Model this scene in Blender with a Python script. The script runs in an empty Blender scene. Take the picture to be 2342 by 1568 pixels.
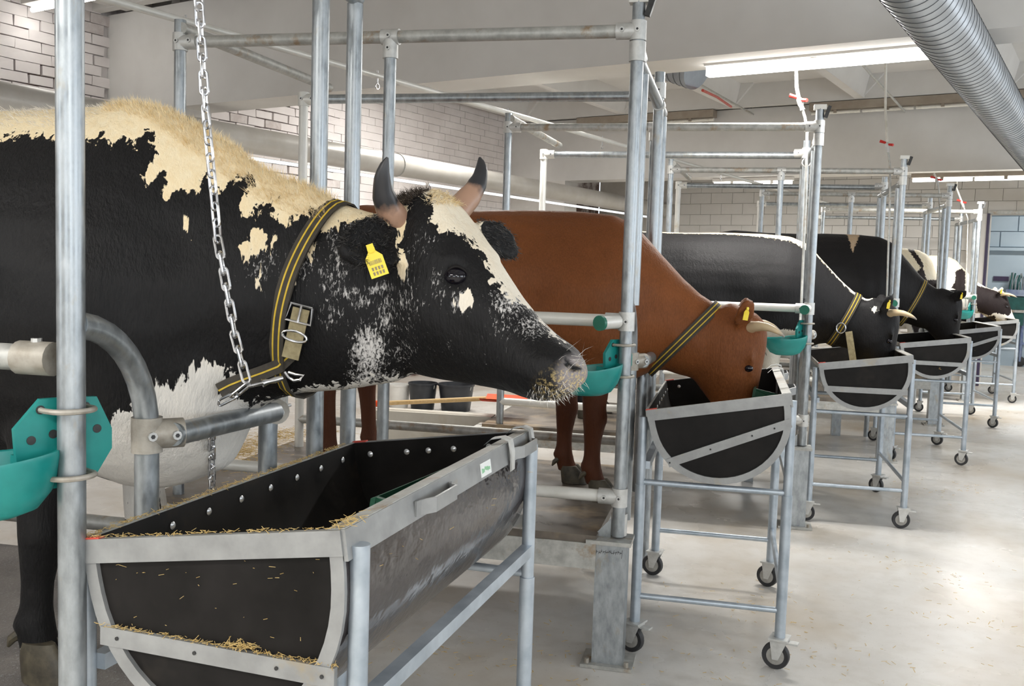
import bpy, math, random
import numpy as np
from mathutils import Vector, Matrix
from mathutils.bvhtree import BVHTree

# ---------------------------------------------------------------- camera
scene = bpy.context.scene
COL = scene.collection
F_PX = 2202.21
CAM = np.array([1.659681, 0.0, 1.6])
FW = np.array([-0.531004, 0.843819, -0.077483])
RT = np.array([0.844691, 0.534373, 0.030709])
UP = np.array([-0.067318, 0.049142, 0.996521])
cd = bpy.data.cameras.new('camera')
cd.sensor_fit = 'HORIZONTAL'; cd.sensor_width = 36.0
cd.lens = 36.0 * F_PX / 2342.0
cd.clip_start = 0.05; cd.clip_end = 100
cam = bpy.data.objects.new('camera', cd)
cam.matrix_world = Matrix(((RT[0], UP[0], -FW[0], CAM[0]), (RT[1], UP[1], -FW[1], CAM[1]),
                           (RT[2], UP[2], -FW[2], CAM[2]), (0, 0, 0, 1)))
COL.objects.link(cam); scene.camera = cam
vs = scene.view_settings
vs.view_transform = 'Standard'; vs.look = 'None'; vs.gamma = 1.0
vs.use_curve_mapping = False
vs.exposure = 0.46
scene.cycles.use_denoising = True
scene.cycles.max_bounces = 8
scene.cycles.diffuse_bounces = 4
scene.cycles.caustics_reflective = False
scene.cycles.caustics_refractive = False
# ---------------------------------------------------------------- world / daylight
world = bpy.data.worlds.new('world'); scene.world = world; world.use_nodes = True
bg = world.node_tree.nodes['Background']
bg.inputs[0].default_value = (0.86, 0.93, 1.0, 1); bg.inputs[1].default_value = 1.0
def area(name, loc, aim, sx, sy, power, col, parent=None):
    l = bpy.data.lights.new(name, 'AREA'); l.shape = 'RECTANGLE'; l.size = sx; l.size_y = sy
    l.energy = power; l.color = col
    o = bpy.data.objects.new(name, l); COL.objects.link(o)
    o.location = loc
    o.rotation_euler = Vector(aim).to_track_quat('-Z', 'Y').to_euler()
    if parent: o.parent = parent
    return o
# daylight entering by the windows of the aisle-side wall and by the gable behind the camera
WINY = [-1.6, 2.0, 5.6, 9.2, 12.8]
for y in WINY:
    area('window_daylight', (4.72, y, 2.05), (-1, 0, -0.12), 2.4, 1.5, 34, (0.86, 0.93, 1.0))
for x in (-3.0, 2.2):
    area('window_daylight', (x, -3.7, 2.05), (0, 1, -0.1), 2.4, 1.5, 26, (0.9, 0.95, 1.0))

# ---------------------------------------------------------------- pixel helpers (direction only; distance from planes)
PHI = 0.336676
DV = np.array([math.cos(PHI), math.sin(PHI), 0.0]); EV = np.array([-math.sin(PHI), math.cos(PHI), 0.0])
YK = {-1: 1.0835, 0: 3.4904, 1: 6.1519, 2: 8.9045, 3: 11.5380, 4: 14.2155}
ZD = 0.541            # platform deck height
def ray(x, y):
    d = FW * F_PX + RT * (x - 1171) + UP * (784 - y); return d / np.linalg.norm(d)
def glo(q, k): return np.array([0, YK[k], 0]) + DV * q[0] + EV * q[1] + np.array([0, 0, q[2]])
def loc(P, k):
    d = np.array(P) - [0, YK[k], 0]; return np.array([d @ DV, d @ EV, P[2]])
def onpl(x, y, P, n):
    d = ray(x, y); return CAM + d * (((np.array(P) - CAM) @ n) / (d @ n))
def sv(x, y, k, v): return loc(onpl(x, y, glo((0, v, 0), k), EV), k)
def sz(x, y, k, z): return loc(onpl(x, y, (0, 0, z), np.array([0, 0, 1.0])), k)
def su(x, y, k, u): return loc(onpl(x, y, glo((u, 0, 0), k), DV), k)
def project(P):
    d = np.asarray(P, float) - CAM; z = d @ FW
    return np.stack([1171 + F_PX * (d @ RT) / z, 784 - F_PX * (d @ UP) / z], -1)

# ---------------------------------------------------------------- materials
MATS = {}
def nodes_of(name):
    m = bpy.data.materials.new(name); m.use_nodes = True
    nt = m.node_tree; b = nt.nodes['Principled BSDF']
    MATS[name] = m
    return m, nt, b
def add(nt, t, **kw):
    n = nt.nodes.new(t)
    for k, v in kw.items(): setattr(n, k, v)
    return n
def noise(nt, scale, detail=3, rough=0.5, vec=None, dist=0.0):
    n = add(nt, 'ShaderNodeTexNoise'); n.inputs['Scale'].default_value = scale
    n.inputs['Detail'].default_value = detail; n.inputs['Roughness'].default_value = rough
    n.inputs['Distortion'].default_value = dist
    if vec is not None: nt.links.new(vec, n.inputs['Vector'])
    return n
def ramp(nt, src, stops):
    r = add(nt, 'ShaderNodeValToRGB'); e = r.color_ramp.elements
    while len(e) < len(stops): e.new(0.5)
    for el, (p, c) in zip(e, stops):
        el.position = p; el.color = (c[0], c[1], c[2], 1) if not isinstance(c, (int, float)) else (c, c, c, 1)
    nt.links.new(src, r.inputs[0]); return r
def objvec(nt, scale=(1, 1, 1), kind='Object'):
    t = add(nt, 'ShaderNodeTexCoord'); m = add(nt, 'ShaderNodeMapping')
    m.inputs['Scale'].default_value = scale; nt.links.new(t.outputs[kind], m.inputs['Vector']); return m.outputs[0]
def worldvec(nt, scale=(1, 1, 1)):
    t = add(nt, 'ShaderNodeNewGeometry'); m = add(nt, 'ShaderNodeMapping')
    m.inputs['Scale'].default_value = scale; nt.links.new(t.outputs['Position'], m.inputs['Vector']); return m.outputs[0]
def bump(nt, b, src, strength, dist=0.01):
    n = add(nt, 'ShaderNodeBump'); n.inputs['Strength'].default_value = strength; n.inputs['Distance'].default_value = dist
    nt.links.new(src, n.inputs['Height']); nt.links.new(n.outputs[0], b.inputs['Normal'])
def mix(nt, fac, a, b_):
    m = add(nt, 'ShaderNodeMix', data_type='RGBA')
    for inp, v in ((m.inputs[0], fac), (m.inputs[6], a), (m.inputs[7], b_)):
        if hasattr(v, 'is_linked') or isinstance(v, bpy.types.NodeSocket): nt.links.new(v, inp)
        elif isinstance(v, (int, float)): inp.default_value = v
        else: inp.default_value = (v[0], v[1], v[2], 1)
    return m.outputs[2]
def mathn(nt, op, a, b_=None, clamp=False):
    m = add(nt, 'ShaderNodeMath', operation=op, use_clamp=clamp)
    for i, v in enumerate((a, b_)):
        if v is None: continue
        if isinstance(v, (int, float)): m.inputs[i].default_value = v
        else: nt.links.new(v, m.inputs[i])
    return m.outputs[0]
def mottled(name, c1, c2, scale=8, metallic=0.0, rough=0.5, rvar=0.15, bumpk=0.0, c3=None, p3=0.68, vecscale=(1, 1, 1), spec=None):
    m, nt, b = nodes_of(name)
    v = worldvec(nt, vecscale)
    n = noise(nt, scale, 4, 0.6, v)
    col = ramp(nt, n.outputs['Fac'], [(0.32, c1), (0.68, c2)]).outputs[0]
    if c3 is not None:
        n2 = noise(nt, scale * 0.35, 5, 0.7, v)
        f = ramp(nt, n2.outputs['Fac'], [(p3 - 0.07, 0.0), (p3 + 0.06, 1.0)]).outputs[0]
        col = mix(nt, f, col, c3)
    nt.links.new(col, b.inputs['Base Color'])
    b.inputs['Metallic'].default_value = metallic
    if spec is not None: b.inputs['Specular IOR Level'].default_value = spec
    r = ramp(nt, n.outputs['Fac'], [(0.3, max(0.02, rough - rvar)), (0.7, min(1, rough + rvar))])
    nt.links.new(r.outputs[0], b.inputs['Roughness'])
    if bumpk: bump(nt, b, n.outputs['Fac'], bumpk)
    return m
mottled('galvanised', (0.27, 0.295, 0.31), (0.45, 0.48, 0.50), 34, 0.75, 0.38, 0.10, 0.04, (0.36, 0.33, 0.27), 0.66, vecscale=(1, 1, .45))
mottled('galvanised_dull', (0.36, 0.36, 0.34), (0.55, 0.55, 0.52), 26, 0.5, 0.52, 0.12, 0.05, (0.36, 0.27, 0.18), 0.63)
mottled('cast_fitting', (0.52, 0.52, 0.50), (0.66, 0.66, 0.64), 30, 0.45, 0.45, 0.1, 0.06)
mottled('cast_grimy', (0.30, 0.27, 0.22), (0.46, 0.43, 0.38), 30, 0.4, 0.55, 0.1, 0.08)
mottled('white_pipe', (0.66, 0.65, 0.60), (0.76, 0.75, 0.71), 9, 0.2, 0.42, 0.1, 0.0, (0.55, 0.47, 0.34), 0.72)
mottled('trough_frame', (0.27, 0.275, 0.275), (0.37, 0.375, 0.37), 14, 0.4, 0.45, 0.10, 0.03, (0.36, 0.31, 0.22), 0.66)
mottled('trough_leg', (0.36, 0.42, 0.48), (0.53, 0.59, 0.65), 12, 0.55, 0.38, 0.08, 0.02)
mottled('panel_black', (0.008, 0.0075, 0.007), (0.020, 0.018, 0.017), 6, 0.0, 0.45, 0.12, 0.0, (0.030, 0.026, 0.022), 0.66, spec=0.12)
mottled('panel_inner', (0.006, 0.0055, 0.0055), (0.014, 0.012, 0.011), 7, 0.0, 0.55, 0.12, 0.0, (0.030, 0.022, 0.016), 0.62, spec=0.25)
mottled('tub_sheet', (0.034, 0.029, 0.029), (0.050, 0.043, 0.043), 3.2, 0.0, 0.14, 0.04, 0.9, vecscale=(1, 1.6, 2.2))
mottled('rivet_metal', (0.68, 0.69, 0.70), (0.82, 0.83, 0.84), 40, 0.6, 0.3, 0.05)
mottled('screw_dark', (0.03, 0.03, 0.03), (0.06, 0.06, 0.06), 40, 0.4, 0.5, 0.05)
mottled('chain_steel', (0.50, 0.50, 0.50), (0.78, 0.79, 0.82), 30, 0.95, 0.22, 0.08)
mottled('teal_enamel', (0.008, 0.20, 0.185), (0.014, 0.28, 0.25), 7, 0.0, 0.36, 0.08, 0.0, (0.04, 0.17, 0.14), 0.66)
mottled('green_plastic', (0.006, 0.055, 0.030), (0.012, 0.085, 0.045), 8, 0.0, 0.5, 0.1)
mottled('cap_green', (0.015, 0.14, 0.09), (0.02, 0.18, 0.12), 8, 0.0, 0.4, 0.1)
mottled('strap_black', (0.028, 0.024, 0.018), (0.055, 0.046, 0.034), 60, 0.0, 0.75, 0.1, 0.1)
mottled('strap_worn', (0.20, 0.16, 0.08), (0.33, 0.28, 0.16), 50, 0.0, 0.75, 0.1, 0.1)
mottled('stripe_yellow', (0.52, 0.35, 0.02), (0.66, 0.46, 0.05), 60, 0.0, 0.7, 0.1)
mottled('tag_yellow', (0.80, 0.60, 0.02), (0.86, 0.68, 0.04), 20, 0.0, 0.4, 0.1)
mottled('ink_dark', (0.02, 0.02, 0.02), (0.05, 0.05, 0.05), 20, 0.0, 0.6, 0.1)
mottled('rubber', (0.02, 0.02, 0.022), (0.035, 0.035, 0.037), 20, 0.0, 0.6, 0.1)
mottled('wheel_grey', (0.28, 0.27, 0.25), (0.42, 0.41, 0.38), 20, 0.2, 0.5, 0.1)
mottled('deck_mat', (0.075, 0.062, 0.050), (0.21, 0.175, 0.14), 5, 0.0, 0.45, 0.2, 0.12, (0.33, 0.25, 0.16), 0.60)
mottled('duct_metal', (0.44, 0.47, 0.50), (0.56, 0.60, 0.64), 5, 0.6, 0.36, 0.06)
mottled('duct_dark', (0.26, 0.28, 0.30), (0.36, 0.39, 0.42), 5, 0.7, 0.36, 0.06)
mottled('seam_dark', (0.09, 0.095, 0.10), (0.13, 0.14, 0.15), 5, 0.7, 0.45, 0.06)
mottled('painted_duct', (0.47, 0.445, 0.40), (0.55, 0.53, 0.50), 4, 0.1, 0.35, 0.06)
mottled('plaster', (0.60, 0.575, 0.54), (0.70, 0.68, 0.65), 1.4, 0.0, 0.8, 0.1, 0.05, (0.50, 0.46, 0.39), 0.70)
mottled('ceiling_white', (0.62, 0.605, 0.58), (0.72, 0.71, 0.69), 1.1, 0.0, 0.85, 0.08, 0.03, (0.50, 0.45, 0.38), 0.70)
mottled('brick_paint', (0.69, 0.64, 0.625), (0.81, 0.765, 0.75), 2.2, 0.0, 0.8, 0.1, 0.15)
mottled('brick_bare', (0.50, 0.44, 0.42), (0.66, 0.62, 0.60), 12, 0.0, 0.85, 0.1, 0.2)
mottled('mortar_dark', (0.70, 0.66, 0.645), (0.72, 0.685, 0.67), 3.2, 0.0, 0.9, 0.05, 0.1, (0.13, 0.085, 0.07), 0.50)
mottled('block_paint', (0.68, 0.655, 0.61), (0.76, 0.735, 0.70), 1.6, 0.0, 0.8, 0.1, 0.08)
mottled('block_joint', (0.54, 0.51, 0.46), (0.70, 0.67, 0.62), 2.5, 0.0, 0.9, 0.05)
mottled('blue_wall', (0.36, 0.45, 0.53), (0.44, 0.53, 0.60), 1.2, 0.0, 0.7, 0.1)
mottled('tray_brown', (0.30, 0.25, 0.20), (0.38, 0.33, 0.27), 6, 0.2, 0.5, 0.1)
mottled('hose_white', (0.76, 0.74, 0.66), (0.82, 0.80, 0.74), 12, 0.0, 0.3, 0.08)
mottled('valve_red', (0.60, 0.02, 0.015), (0.70, 0.04, 0.03), 12, 0.0, 0.4, 0.08)
mottled('red_paint', (0.55, 0.06, 0.04), (0.66, 0.10, 0.07), 30, 0.0, 0.6, 0.1)
mottled('orange_plastic', (0.80, 0.06, 0.015), (0.88, 0.12, 0.03), 12, 0.0, 0.6, 0.08, spec=0.15)
mottled('wood_handle', (0.58, 0.38, 0.16), (0.68, 0.48, 0.24), 20, 0.0, 0.55, 0.1, 0.0, None, 0.7, (1, 8, 1))
mottled('bucket_black', (0.015, 0.017, 0.022), (0.03, 0.033, 0.04), 10, 0.0, 0.4, 0.1)
mottled('bucket_white', (0.70, 0.69, 0.66), (0.78, 0.77, 0.74), 10, 0.0, 0.5, 0.1)
mottled('straw', (0.46, 0.30, 0.09), (0.72, 0.54, 0.24), 80, 0.0, 0.8, 0.1)
mottled('sticker', (0.80, 0.82, 0.80), (0.86, 0.88, 0.86), 30, 0.0, 0.4, 0.05)
mottled('sticker_green', (0.25, 0.50, 0.30), (0.30, 0.60, 0.36), 30, 0.0, 0.4, 0.05)
mottled('hoof_horn', (0.035, 0.030, 0.022), (0.10, 0.085, 0.055), 25, 0.0, 0.5, 0.1, 0.1)
mottled('rust_brown', (0.12, 0.035, 0.02), (0.20, 0.06, 0.035), 10, 0.1, 0.6, 0.1)
mottled('purple_sign', (0.035, 0.025, 0.06), (0.05, 0.035, 0.085), 10, 0.0, 0.5, 0.1)
mottled('crate_green', (0.008, 0.06, 0.055), (0.015, 0.10, 0.09), 10, 0.0, 0.5, 0.1)
mottled('cart_blue', (0.10, 0.14, 0.32), (0.40, 0.46, 0.54), 4, 0.3, 0.45, 0.1)
mottled('bottle_green', (0.25, 0.75, 0.30), (0.30, 0.80, 0.36), 10, 0.0, 0.4, 0.1)
mottled('cable_red', (0.50, 0.05, 0.03), (0.60, 0.08, 0.05), 10, 0.0, 0.5, 0.1)
mottled('concrete_low', (0.50, 0.47, 0.41), (0.60, 0.57, 0.50), 3, 0.0, 0.75, 0.1, 0.1, (0.40, 0.33, 0.22), 0.62)
def emit(name, col, s):
    m, nt, b = nodes_of(name)
    b.inputs['Base Color'].default_value = (0.9, 0.9, 0.9, 1)
    b.inputs['Emission Color'].default_value = (*col, 1); b.inputs['Emission Strength'].default_value = s
emit('tube_glow', (1.0, 0.985, 0.94), 9.0); emit('diffuser_glow', (1.0, 0.985, 0.95), 5.0)
emit('tube_dim', (0.85, 0.93, 1.0), 0.9)
def floor_mat():
    m, nt, b = nodes_of('floor_concrete')
    v = worldvec(nt)
    n1 = noise(nt, 0.8, 5, 0.5, v, 0.0); n2 = noise(nt, 9, 5, 0.6, v); n3 = noise(nt, 0.9, 4, 0.55, worldvec(nt, (1, .7, 1)), 0.2); n4 = noise(nt, 55, 3, 0.6, v)
    c = ramp(nt, n1.outputs['Fac'], [(0.30, (0.58, 0.555, 0.52)), (0.70, (0.74, 0.72, 0.685))]).outputs[0]
    c = mix(nt, ramp(nt, n2.outputs['Fac'], [(0.45, 0.0), (0.75, 0.35)]).outputs[0], c, (0.42, 0.38, 0.32))
    c = mix(nt, ramp(nt, n3.outputs['Fac'], [(0.46, 0.0), (0.72, 0.85)]).outputs[0], c, (0.42, 0.33, 0.22))
    c = mix(nt, ramp(nt, n4.outputs['Fac'], [(0.66, 0.0), (0.74, 0.6)]).outputs[0], c, (0.26, 0.21, 0.15))
    nt.links.new(c, b.inputs['Base Color'])
    r = ramp(nt, n1.outputs['Fac'], [(0.3, 0.34), (0.7, 0.22)]); nt.links.new(r.outputs[0], b.inputs['Roughness'])
    bump(nt, b, n2.outputs['Fac'], 0.06, 0.004)
floor_mat()
def wet_mat():
    m, nt, b = nodes_of('wet_mat')
    v = worldvec(nt)
    n1 = noise(nt, 140, 4, 0.7, v); n2 = noise(nt, 5, 4, 0.6, v)
    c = ramp(nt, n2.outputs['Fac'], [(0.3, (0.08, 0.075, 0.075)), (0.7, (0.24, 0.22, 0.20))]).outputs[0]
    c = mix(nt, ramp(nt, n1.outputs['Fac'], [(0.58, 0.0), (0.68, 0.6)]).outputs[0], c, (0.55, 0.56, 0.60))
    nt.links.new(c, b.inputs['Base Color']); b.inputs['Roughness'].default_value = 0.3
    bump(nt, b, n1.outputs['Fac'], 0.5, 0.01)
wet_mat()
def horn_mat(name, tip, base, z0, z1):
    m, nt, b = nodes_of(name)
    a = add(nt, 'ShaderNodeAttribute'); a.attribute_name = 'along'
    n = noise(nt, 30, 3, 0.6, objvec(nt))
    f = mathn(nt, 'ADD', a.outputs['Fac'], mathn(nt, 'MULTIPLY', mathn(nt, 'SUBTRACT', n.outputs['Fac'], 0.5), 0.25))
    nt.links.new(ramp(nt, f, [(z0, base), (z1, tip)]).outputs[0], b.inputs['Base Color'])
    b.inputs['Roughness'].default_value = 0.38
horn_mat('horn_dark', (0.022, 0.022, 0.025), (0.36, 0.215, 0.145), 0.36, 0.50)
horn_mat('horn_pale', (0.30, 0.27, 0.24), (0.66, 0.52, 0.33), 0.80, 0.95)
def eye_mat():
    m, nt, b = nodes_of('eye_dark')
    b.inputs['Base Color'].default_value = (0.006, 0.005, 0.008, 1); b.inputs['Roughness'].default_value = 0.06
eye_mat()
mottled('lid_black', (0.006, 0.005, 0.005), (0.012, 0.010, 0.010), 30, 0, 0.6, 0.1, spec=0.2)
def coat_mat(name, dark, light, warm, wet=(0.30, 0.27, 0.27), rough=0.55, edge=0.045, fleck=(0.62, 0.60, 0.58)):
    """coat>0 light hair, coat<0 dark hair (signed distance in m); speck = density of pale flecks; warm = cream share; nose = bare skin; chaff = feed crumbs"""
    m, nt, b = nodes_of(name)
    def att(n):
        a = add(nt, 'ShaderNodeAttribute'); a.attribute_name = n; return a.outputs['Fac']
    vhair = objvec(nt, (55, 55, 14)); vh2 = objvec(nt, (230, 230, 60)); vo = objvec(nt)
    nE = noise(nt, 1.0, 3, 0.6, vhair, 0.4); nF = noise(nt, 1.0, 2, 0.6, vh2); nL = noise(nt, 3.0, 4, 0.6, vo); nS = noise(nt, 1.0, 3, 0.65, objvec(nt, (170, 170, 62)), 0.8)
    e = mathn(nt, 'ADD', att('coat'), mathn(nt, 'MULTIPLY', mathn(nt, 'SUBTRACT', nE.outputs['Fac'], 0.5), edge * 2))
    e = mathn(nt, 'ADD', e, mathn(nt, 'MULTIPLY', mathn(nt, 'SUBTRACT', nF.outputs['Fac'], 0.5), 0.012))
    patch = mathn(nt, 'MULTIPLY_ADD', e, 260.0, True); patch.node.inputs[2].default_value = 0.5
    sp = mathn(nt, 'ADD', nS.outputs['Fac'], att('speck'))
    spk = ramp(nt, sp, [(0.80, 0.0), (0.98, 0.9)]).outputs[0]
    nB = noise(nt, 1.6, 3, 0.5, vo)
    d0 = ramp(nt, nL.outputs['Fac'], [(0.3, tuple(c * 0.72 for c in dark)), (0.7, tuple(c * 1.3 for c in dark))]).outputs[0]
    d0 = mix(nt, ramp(nt, nB.outputs['Fac'], [(0.40, 0.0), (0.62, 0.55)]).outputs[0], d0, tuple(c * 0.55 for c in dark))
    d0 = mix(nt, ramp(nt, nF.outputs['Fac'], [(0.35, 0.0), (0.8, 0.35)]).outputs[0], d0, tuple(min(1, c * 2.0 + 0.003) for c in dark))
    dk = mix(nt, spk, d0, fleck)
    l0 = mix(nt, att('warm'), light, warm)
    l1 = mix(nt, ramp(nt, nE.outputs['Fac'], [(0.35, 0.0), (0.75, 0.45)]).outputs[0], l0, mix(nt, att('warm'), tuple(c * 0.82 for c in light), tuple(c * f for c, f in zip(warm, (0.86, 0.72, 0.5)))))
    l1 = mix(nt, ramp(nt, mathn(nt, 'SUBTRACT', 1.0, sp), [(0.78, 0.0), (0.80, 0.0)]).outputs[0], l1, dark)
    c = mix(nt, patch, dk, l1)
    c = mix(nt, att('nose'), c, wet)
    ch = mathn(nt, 'MULTIPLY', ramp(nt, noise(nt, 130, 3, 0.7, vo).outputs['Fac'], [(0.50, 0.0), (0.60, 0.85)]).outputs[0], att('chaff'))
    c = mix(nt, ch, c, (0.62, 0.47, 0.20))
    nt.links.new(c, b.inputs['Base Color'])
    b.inputs['Roughness'].default_value = rough
    b.inputs['Specular IOR Level'].default_value = 0.2
    b.inputs['Sheen Weight'].default_value = 0.03; b.inputs['Sheen Roughness'].default_value = 0.4
    hb = mathn(nt, 'ADD', mathn(nt, 'MULTIPLY', nF.outputs['Fac'], 0.5), nE.outputs['Fac'])
    bump(nt, b, hb, 0.35, 0.012)
    return m
coat_mat('coat_pied', (0.006, 0.0057, 0.006), (0.74, 0.71, 0.66), (0.84, 0.72, 0.50))
coat_mat('coat_black', (0.009, 0.0085, 0.009), (0.80, 0.76, 0.66), (0.76, 0.66, 0.46), edge=0.03)
coat_mat('coat_black_deep', (0.007, 0.006, 0.006), (0.42, 0.32, 0.22), (0.40, 0.30, 0.20), edge=0.03)
coat_mat('coat_white', (0.018, 0.012, 0.012), (0.84, 0.80, 0.72), (0.84, 0.76, 0.58), edge=0.03)
coat_mat('coat_red', (0.185, 0.060, 0.017), (0.085, 0.026, 0.010), (0.085, 0.026, 0.010), wet=(0.16, 0.07, 0.04), edge=0.03)
def hair_mat(name, c1, c2):
    mottled(name, c1, c2, 60, 0, 0.6, 0.1, 0)
hair_mat('hair_cream', (0.70, 0.50, 0.22), (0.90, 0.78, 0.54)); hair_mat('hair_pale', (0.55, 0.50, 0.42), (0.78, 0.73, 0.64)); hair_mat('hair_dark', (0.010, 0.009, 0.009), (0.05, 0.045, 0.04))
hair_mat('hair_brown', (0.03, 0.02, 0.014), (0.10, 0.075, 0.055)); hair_mat('hair_white', (0.70, 0.67, 0.60), (0.85, 0.82, 0.76))

# ---------------------------------------------------------------- mesh helpers
def unit(v): v = np.asarray(v, float); return v / (np.linalg.norm(v) + 1e-12)
class MB:
    def __init__(s): s.v = []; s.f = []
    def grid(s, rings, close=True, cap=True):
        base = len(s.v); n = len(rings[0])
        for r in rings: s.v += [tuple(p) for p in r]
        for i in range(len(rings) - 1):
            for j in range(n if close else n - 1):
                a = base + i * n + j; b = base + i * n + (j + 1) % n
                s.f.append((a, b, b + n, a + n))
        if cap and close:
            s.f.append(tuple(base + j for j in range(n - 1, -1, -1)))
            e = base + (len(rings) - 1) * n; s.f.append(tuple(e + j for j in range(n)))
        return s
    def tube(s, pts, r, n=14, cap=True, closed=False):
        pts = [np.asarray(p, float) for p in pts]; m = len(pts)
        rs = r if hasattr(r, '__len__') else [r] * m
        rings = []; up = None
        for i, p in enumerate(pts):
            if closed: t = unit(pts[(i + 1) % m] - pts[i - 1])
            else: t = unit(pts[min(i + 1, m - 1)] - pts[max(i - 1, 0)])
            if up is None:
                up = np.array([0, 0, 1.0]) if abs(t[2]) < 0.9 else np.array([1.0, 0, 0])
            a = unit(np.cross(up, t)); up = np.cross(t, a)
            rings.append([p + rs[i] * (a * math.cos(w) + up * math.sin(w)) for w in np.linspace(0, 2 * math.pi, n, endpoint=False)])
        if closed: rings.append(rings[0])
        return s.grid(rings, True, cap and not closed)
    def box(s, c, size, R=None):
        c = np.asarray(c, float); h = np.asarray(size, float) / 2; b = len(s.v)
        for x in (-1, 1):
            for y in (-1, 1):
                for z in (-1, 1):
                    d = np.array([x * h[0], y * h[1], z * h[2]])
                    if R is not None: d = R @ d
                    s.v.append(tuple(c + d))
        for q in ((0, 1, 3, 2), (4, 6, 7, 5), (0, 4, 5, 1), (2, 3, 7, 6), (0, 2, 6, 4), (1, 5, 7, 3)): s.f.append(tuple(b + i for i in q))
        return s
    def bar(s, a, b, w, h, up=(0, 0, 1)):
        a = np.asarray(a, float); b = np.asarray(b, float); t = unit(b - a); side = unit(np.cross(t, up)); u2 = np.cross(side, t)
        R = np.stack([t, side, u2], 1); return s.box((a + b) / 2, (np.linalg.norm(b - a), w, h), R)
    def lathe(s, prof, n=20, M=None):
        rings = []
        for r, z in prof:
            ring = [np.array([r * math.cos(w), r * math.sin(w), z]) for w in np.linspace(0, 2 * math.pi, n, endpoint=False)]
            if M is not None: ring = [M[0] + M[1] @ p for p in ring]
            rings.append(ring)
        return s.grid(rings, True, True)
    def prism(s, poly, d):
        """poly: list of 3D points (planar); extruded by vector d"""
        b = len(s.v); n = len(poly); d = np.asarray(d, float)
        s.v += [tuple(np.asarray(p, float)) for p in poly] + [tuple(np.asarray(p, float) + d) for p in poly]
        s.f.append(tuple(b + i for i in range(n - 1, -1, -1))); s.f.append(tuple(b + n + i for i in range(n)))
        for i in range(n): j = (i + 1) % n; s.f.append((b + i, b + j, b + n + j, b + n + i))
        return s
    def ribbon(s, pts, nors, width, thick=0.004, wdir=None):
        """flat strap following pts; nors outward normals"""
        rings = []; m = len(pts)
        for i in range(m):
            t = unit(np.asarray(pts[min(i + 1, m - 1)]) - np.asarray(pts[max(i - 1, 0)])); n = unit(nors[i]); w = unit(np.cross(t, n)); p = np.asarray(pts[i], float)
            rings.append([p + w * width / 2, p + w * width / 2 + n * thick, p - w * width / 2 + n * thick, p - w * width / 2])
        return s.grid(rings, True, True)
    def mesh(s, name, smooth=True, angle=40):
        me = bpy.data.meshes.new(name); me.from_pydata([tuple(map(float, p)) for p in s.v], [], s.f); me.update()
        bm_fix(me)
        if smooth:
            me.polygons.foreach_set('use_smooth', [True] * len(me.polygons))
            me.set_sharp_from_angle(angle=math.radians(angle))
        return me
    def build(s, name, mat, parent=None, smooth=True, angle=40):
        return link(name, s.mesh(name, smooth, angle), mat, parent)
import bmesh
def bm_fix(me):
    bm = bmesh.new(); bm.from_mesh(me); bmesh.ops.recalc_face_normals(bm, faces=bm.faces); bm.to_mesh(me); bm.free()
def link(name, me, mat, parent=None):
    o = bpy.data.objects.new(name, me); COL.objects.link(o)
    if mat and not me.materials: me.materials.append(MATS[mat])
    if parent is not None: o.parent = parent
    return o
def tag(o, label=None, cat=None, group=None, kind=None):
    if label: o['label'] = label
    if cat: o['category'] = cat
    if group: o['group'] = group
    if kind: o['kind'] = kind
    return o
def empty(name, locn=(0, 0, 0), rz=0.0, **kw):
    o = bpy.data.objects.new(name, None); o.empty_display_size = 0.05; COL.objects.link(o)
    o.location = locn; o.rotation_euler = (0, 0, rz); return tag(o, **kw)
def stall_empty(name, k, q=(0, 0, 0), rz=0.0, **kw): return empty(name, tuple(glo(q, k)), PHI + rz, **kw)
def rotm(axis, a): return np.array(Matrix.Rotation(a, 3, axis))
rng = random.Random(11); nrg = np.random.RandomState(5)
# ================================================================ the setting
XW, YF, XR, YB = -6.9, 16.6, 4.9, -4.0
def struct(name, mb, mat, parent=None, smooth=False):
    o = mb.build(name, mat, parent, smooth)
    if parent is None: o['kind'] = 'structure'
    return o
floor = struct('floor', MB().box(((XW + XR) / 2, 9, -0.06), (XR - XW + 1.2, 30, 0.12)), 'floor_concrete')
ceiling = struct('ceiling', MB().box(((XW + XR) / 2, (YF + YB) / 2, 4.33), (XR - XW + 0.6, YF - YB + 0.6, 0.16)), 'ceiling_white')
BEAMS = [-1.4, 6.0, 13.4]
for y in BEAMS:
    struct('beam', MB().box(((XW + XR) / 2, y + 0.2, 3.47), (XR - XW + 0.3, 0.4, 0.94)), 'ceiling_white', ceiling)
for i in range(-3, 4):
    x = -1.40 + 1.72 * i
    for a, b in ((YB, -1.4), (-1.0, 6.0), (6.4, 13.4), (13.8, YF)):
        m = MB(); prof = [(-0.13, 4.26), (-0.06, 3.95), (0.06, 3.95), (0.13, 4.26)]
        m.prism([(x + p, a, z) for p, z in prof], (0, b - a, 0))
        struct('ceiling_rib', m, 'ceiling_white', ceiling)
for y in (5.86, 6.54, 13.26, 13.94, -1.54, -0.86):
    struct('ceiling_edge_rib', MB().box(((XW + XR) / 2, y, 4.10), (XR - XW, 0.10, 0.32)), 'ceiling_white', ceiling)
# haunches: dark open corners where the ribs meet the beams
for i in range(-3, 4):
    x = -1.40 + 1.72 * i
    for y, sgn in ((13.4, -1), (6.0, -1)):
        m = MB(); m.prism([(x - 0.30, y + sgn * 0.05, 4.25), (x - 0.05, y + sgn * 0.05, 3.96), (x + 0.05, y + sgn * 0.05, 3.96), (x + 0.30, y + sgn * 0.05, 4.25)], (0, sgn * 0.20, 0))
        struct('rib_haunch', m, 'ceiling_white', ceiling)
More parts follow.
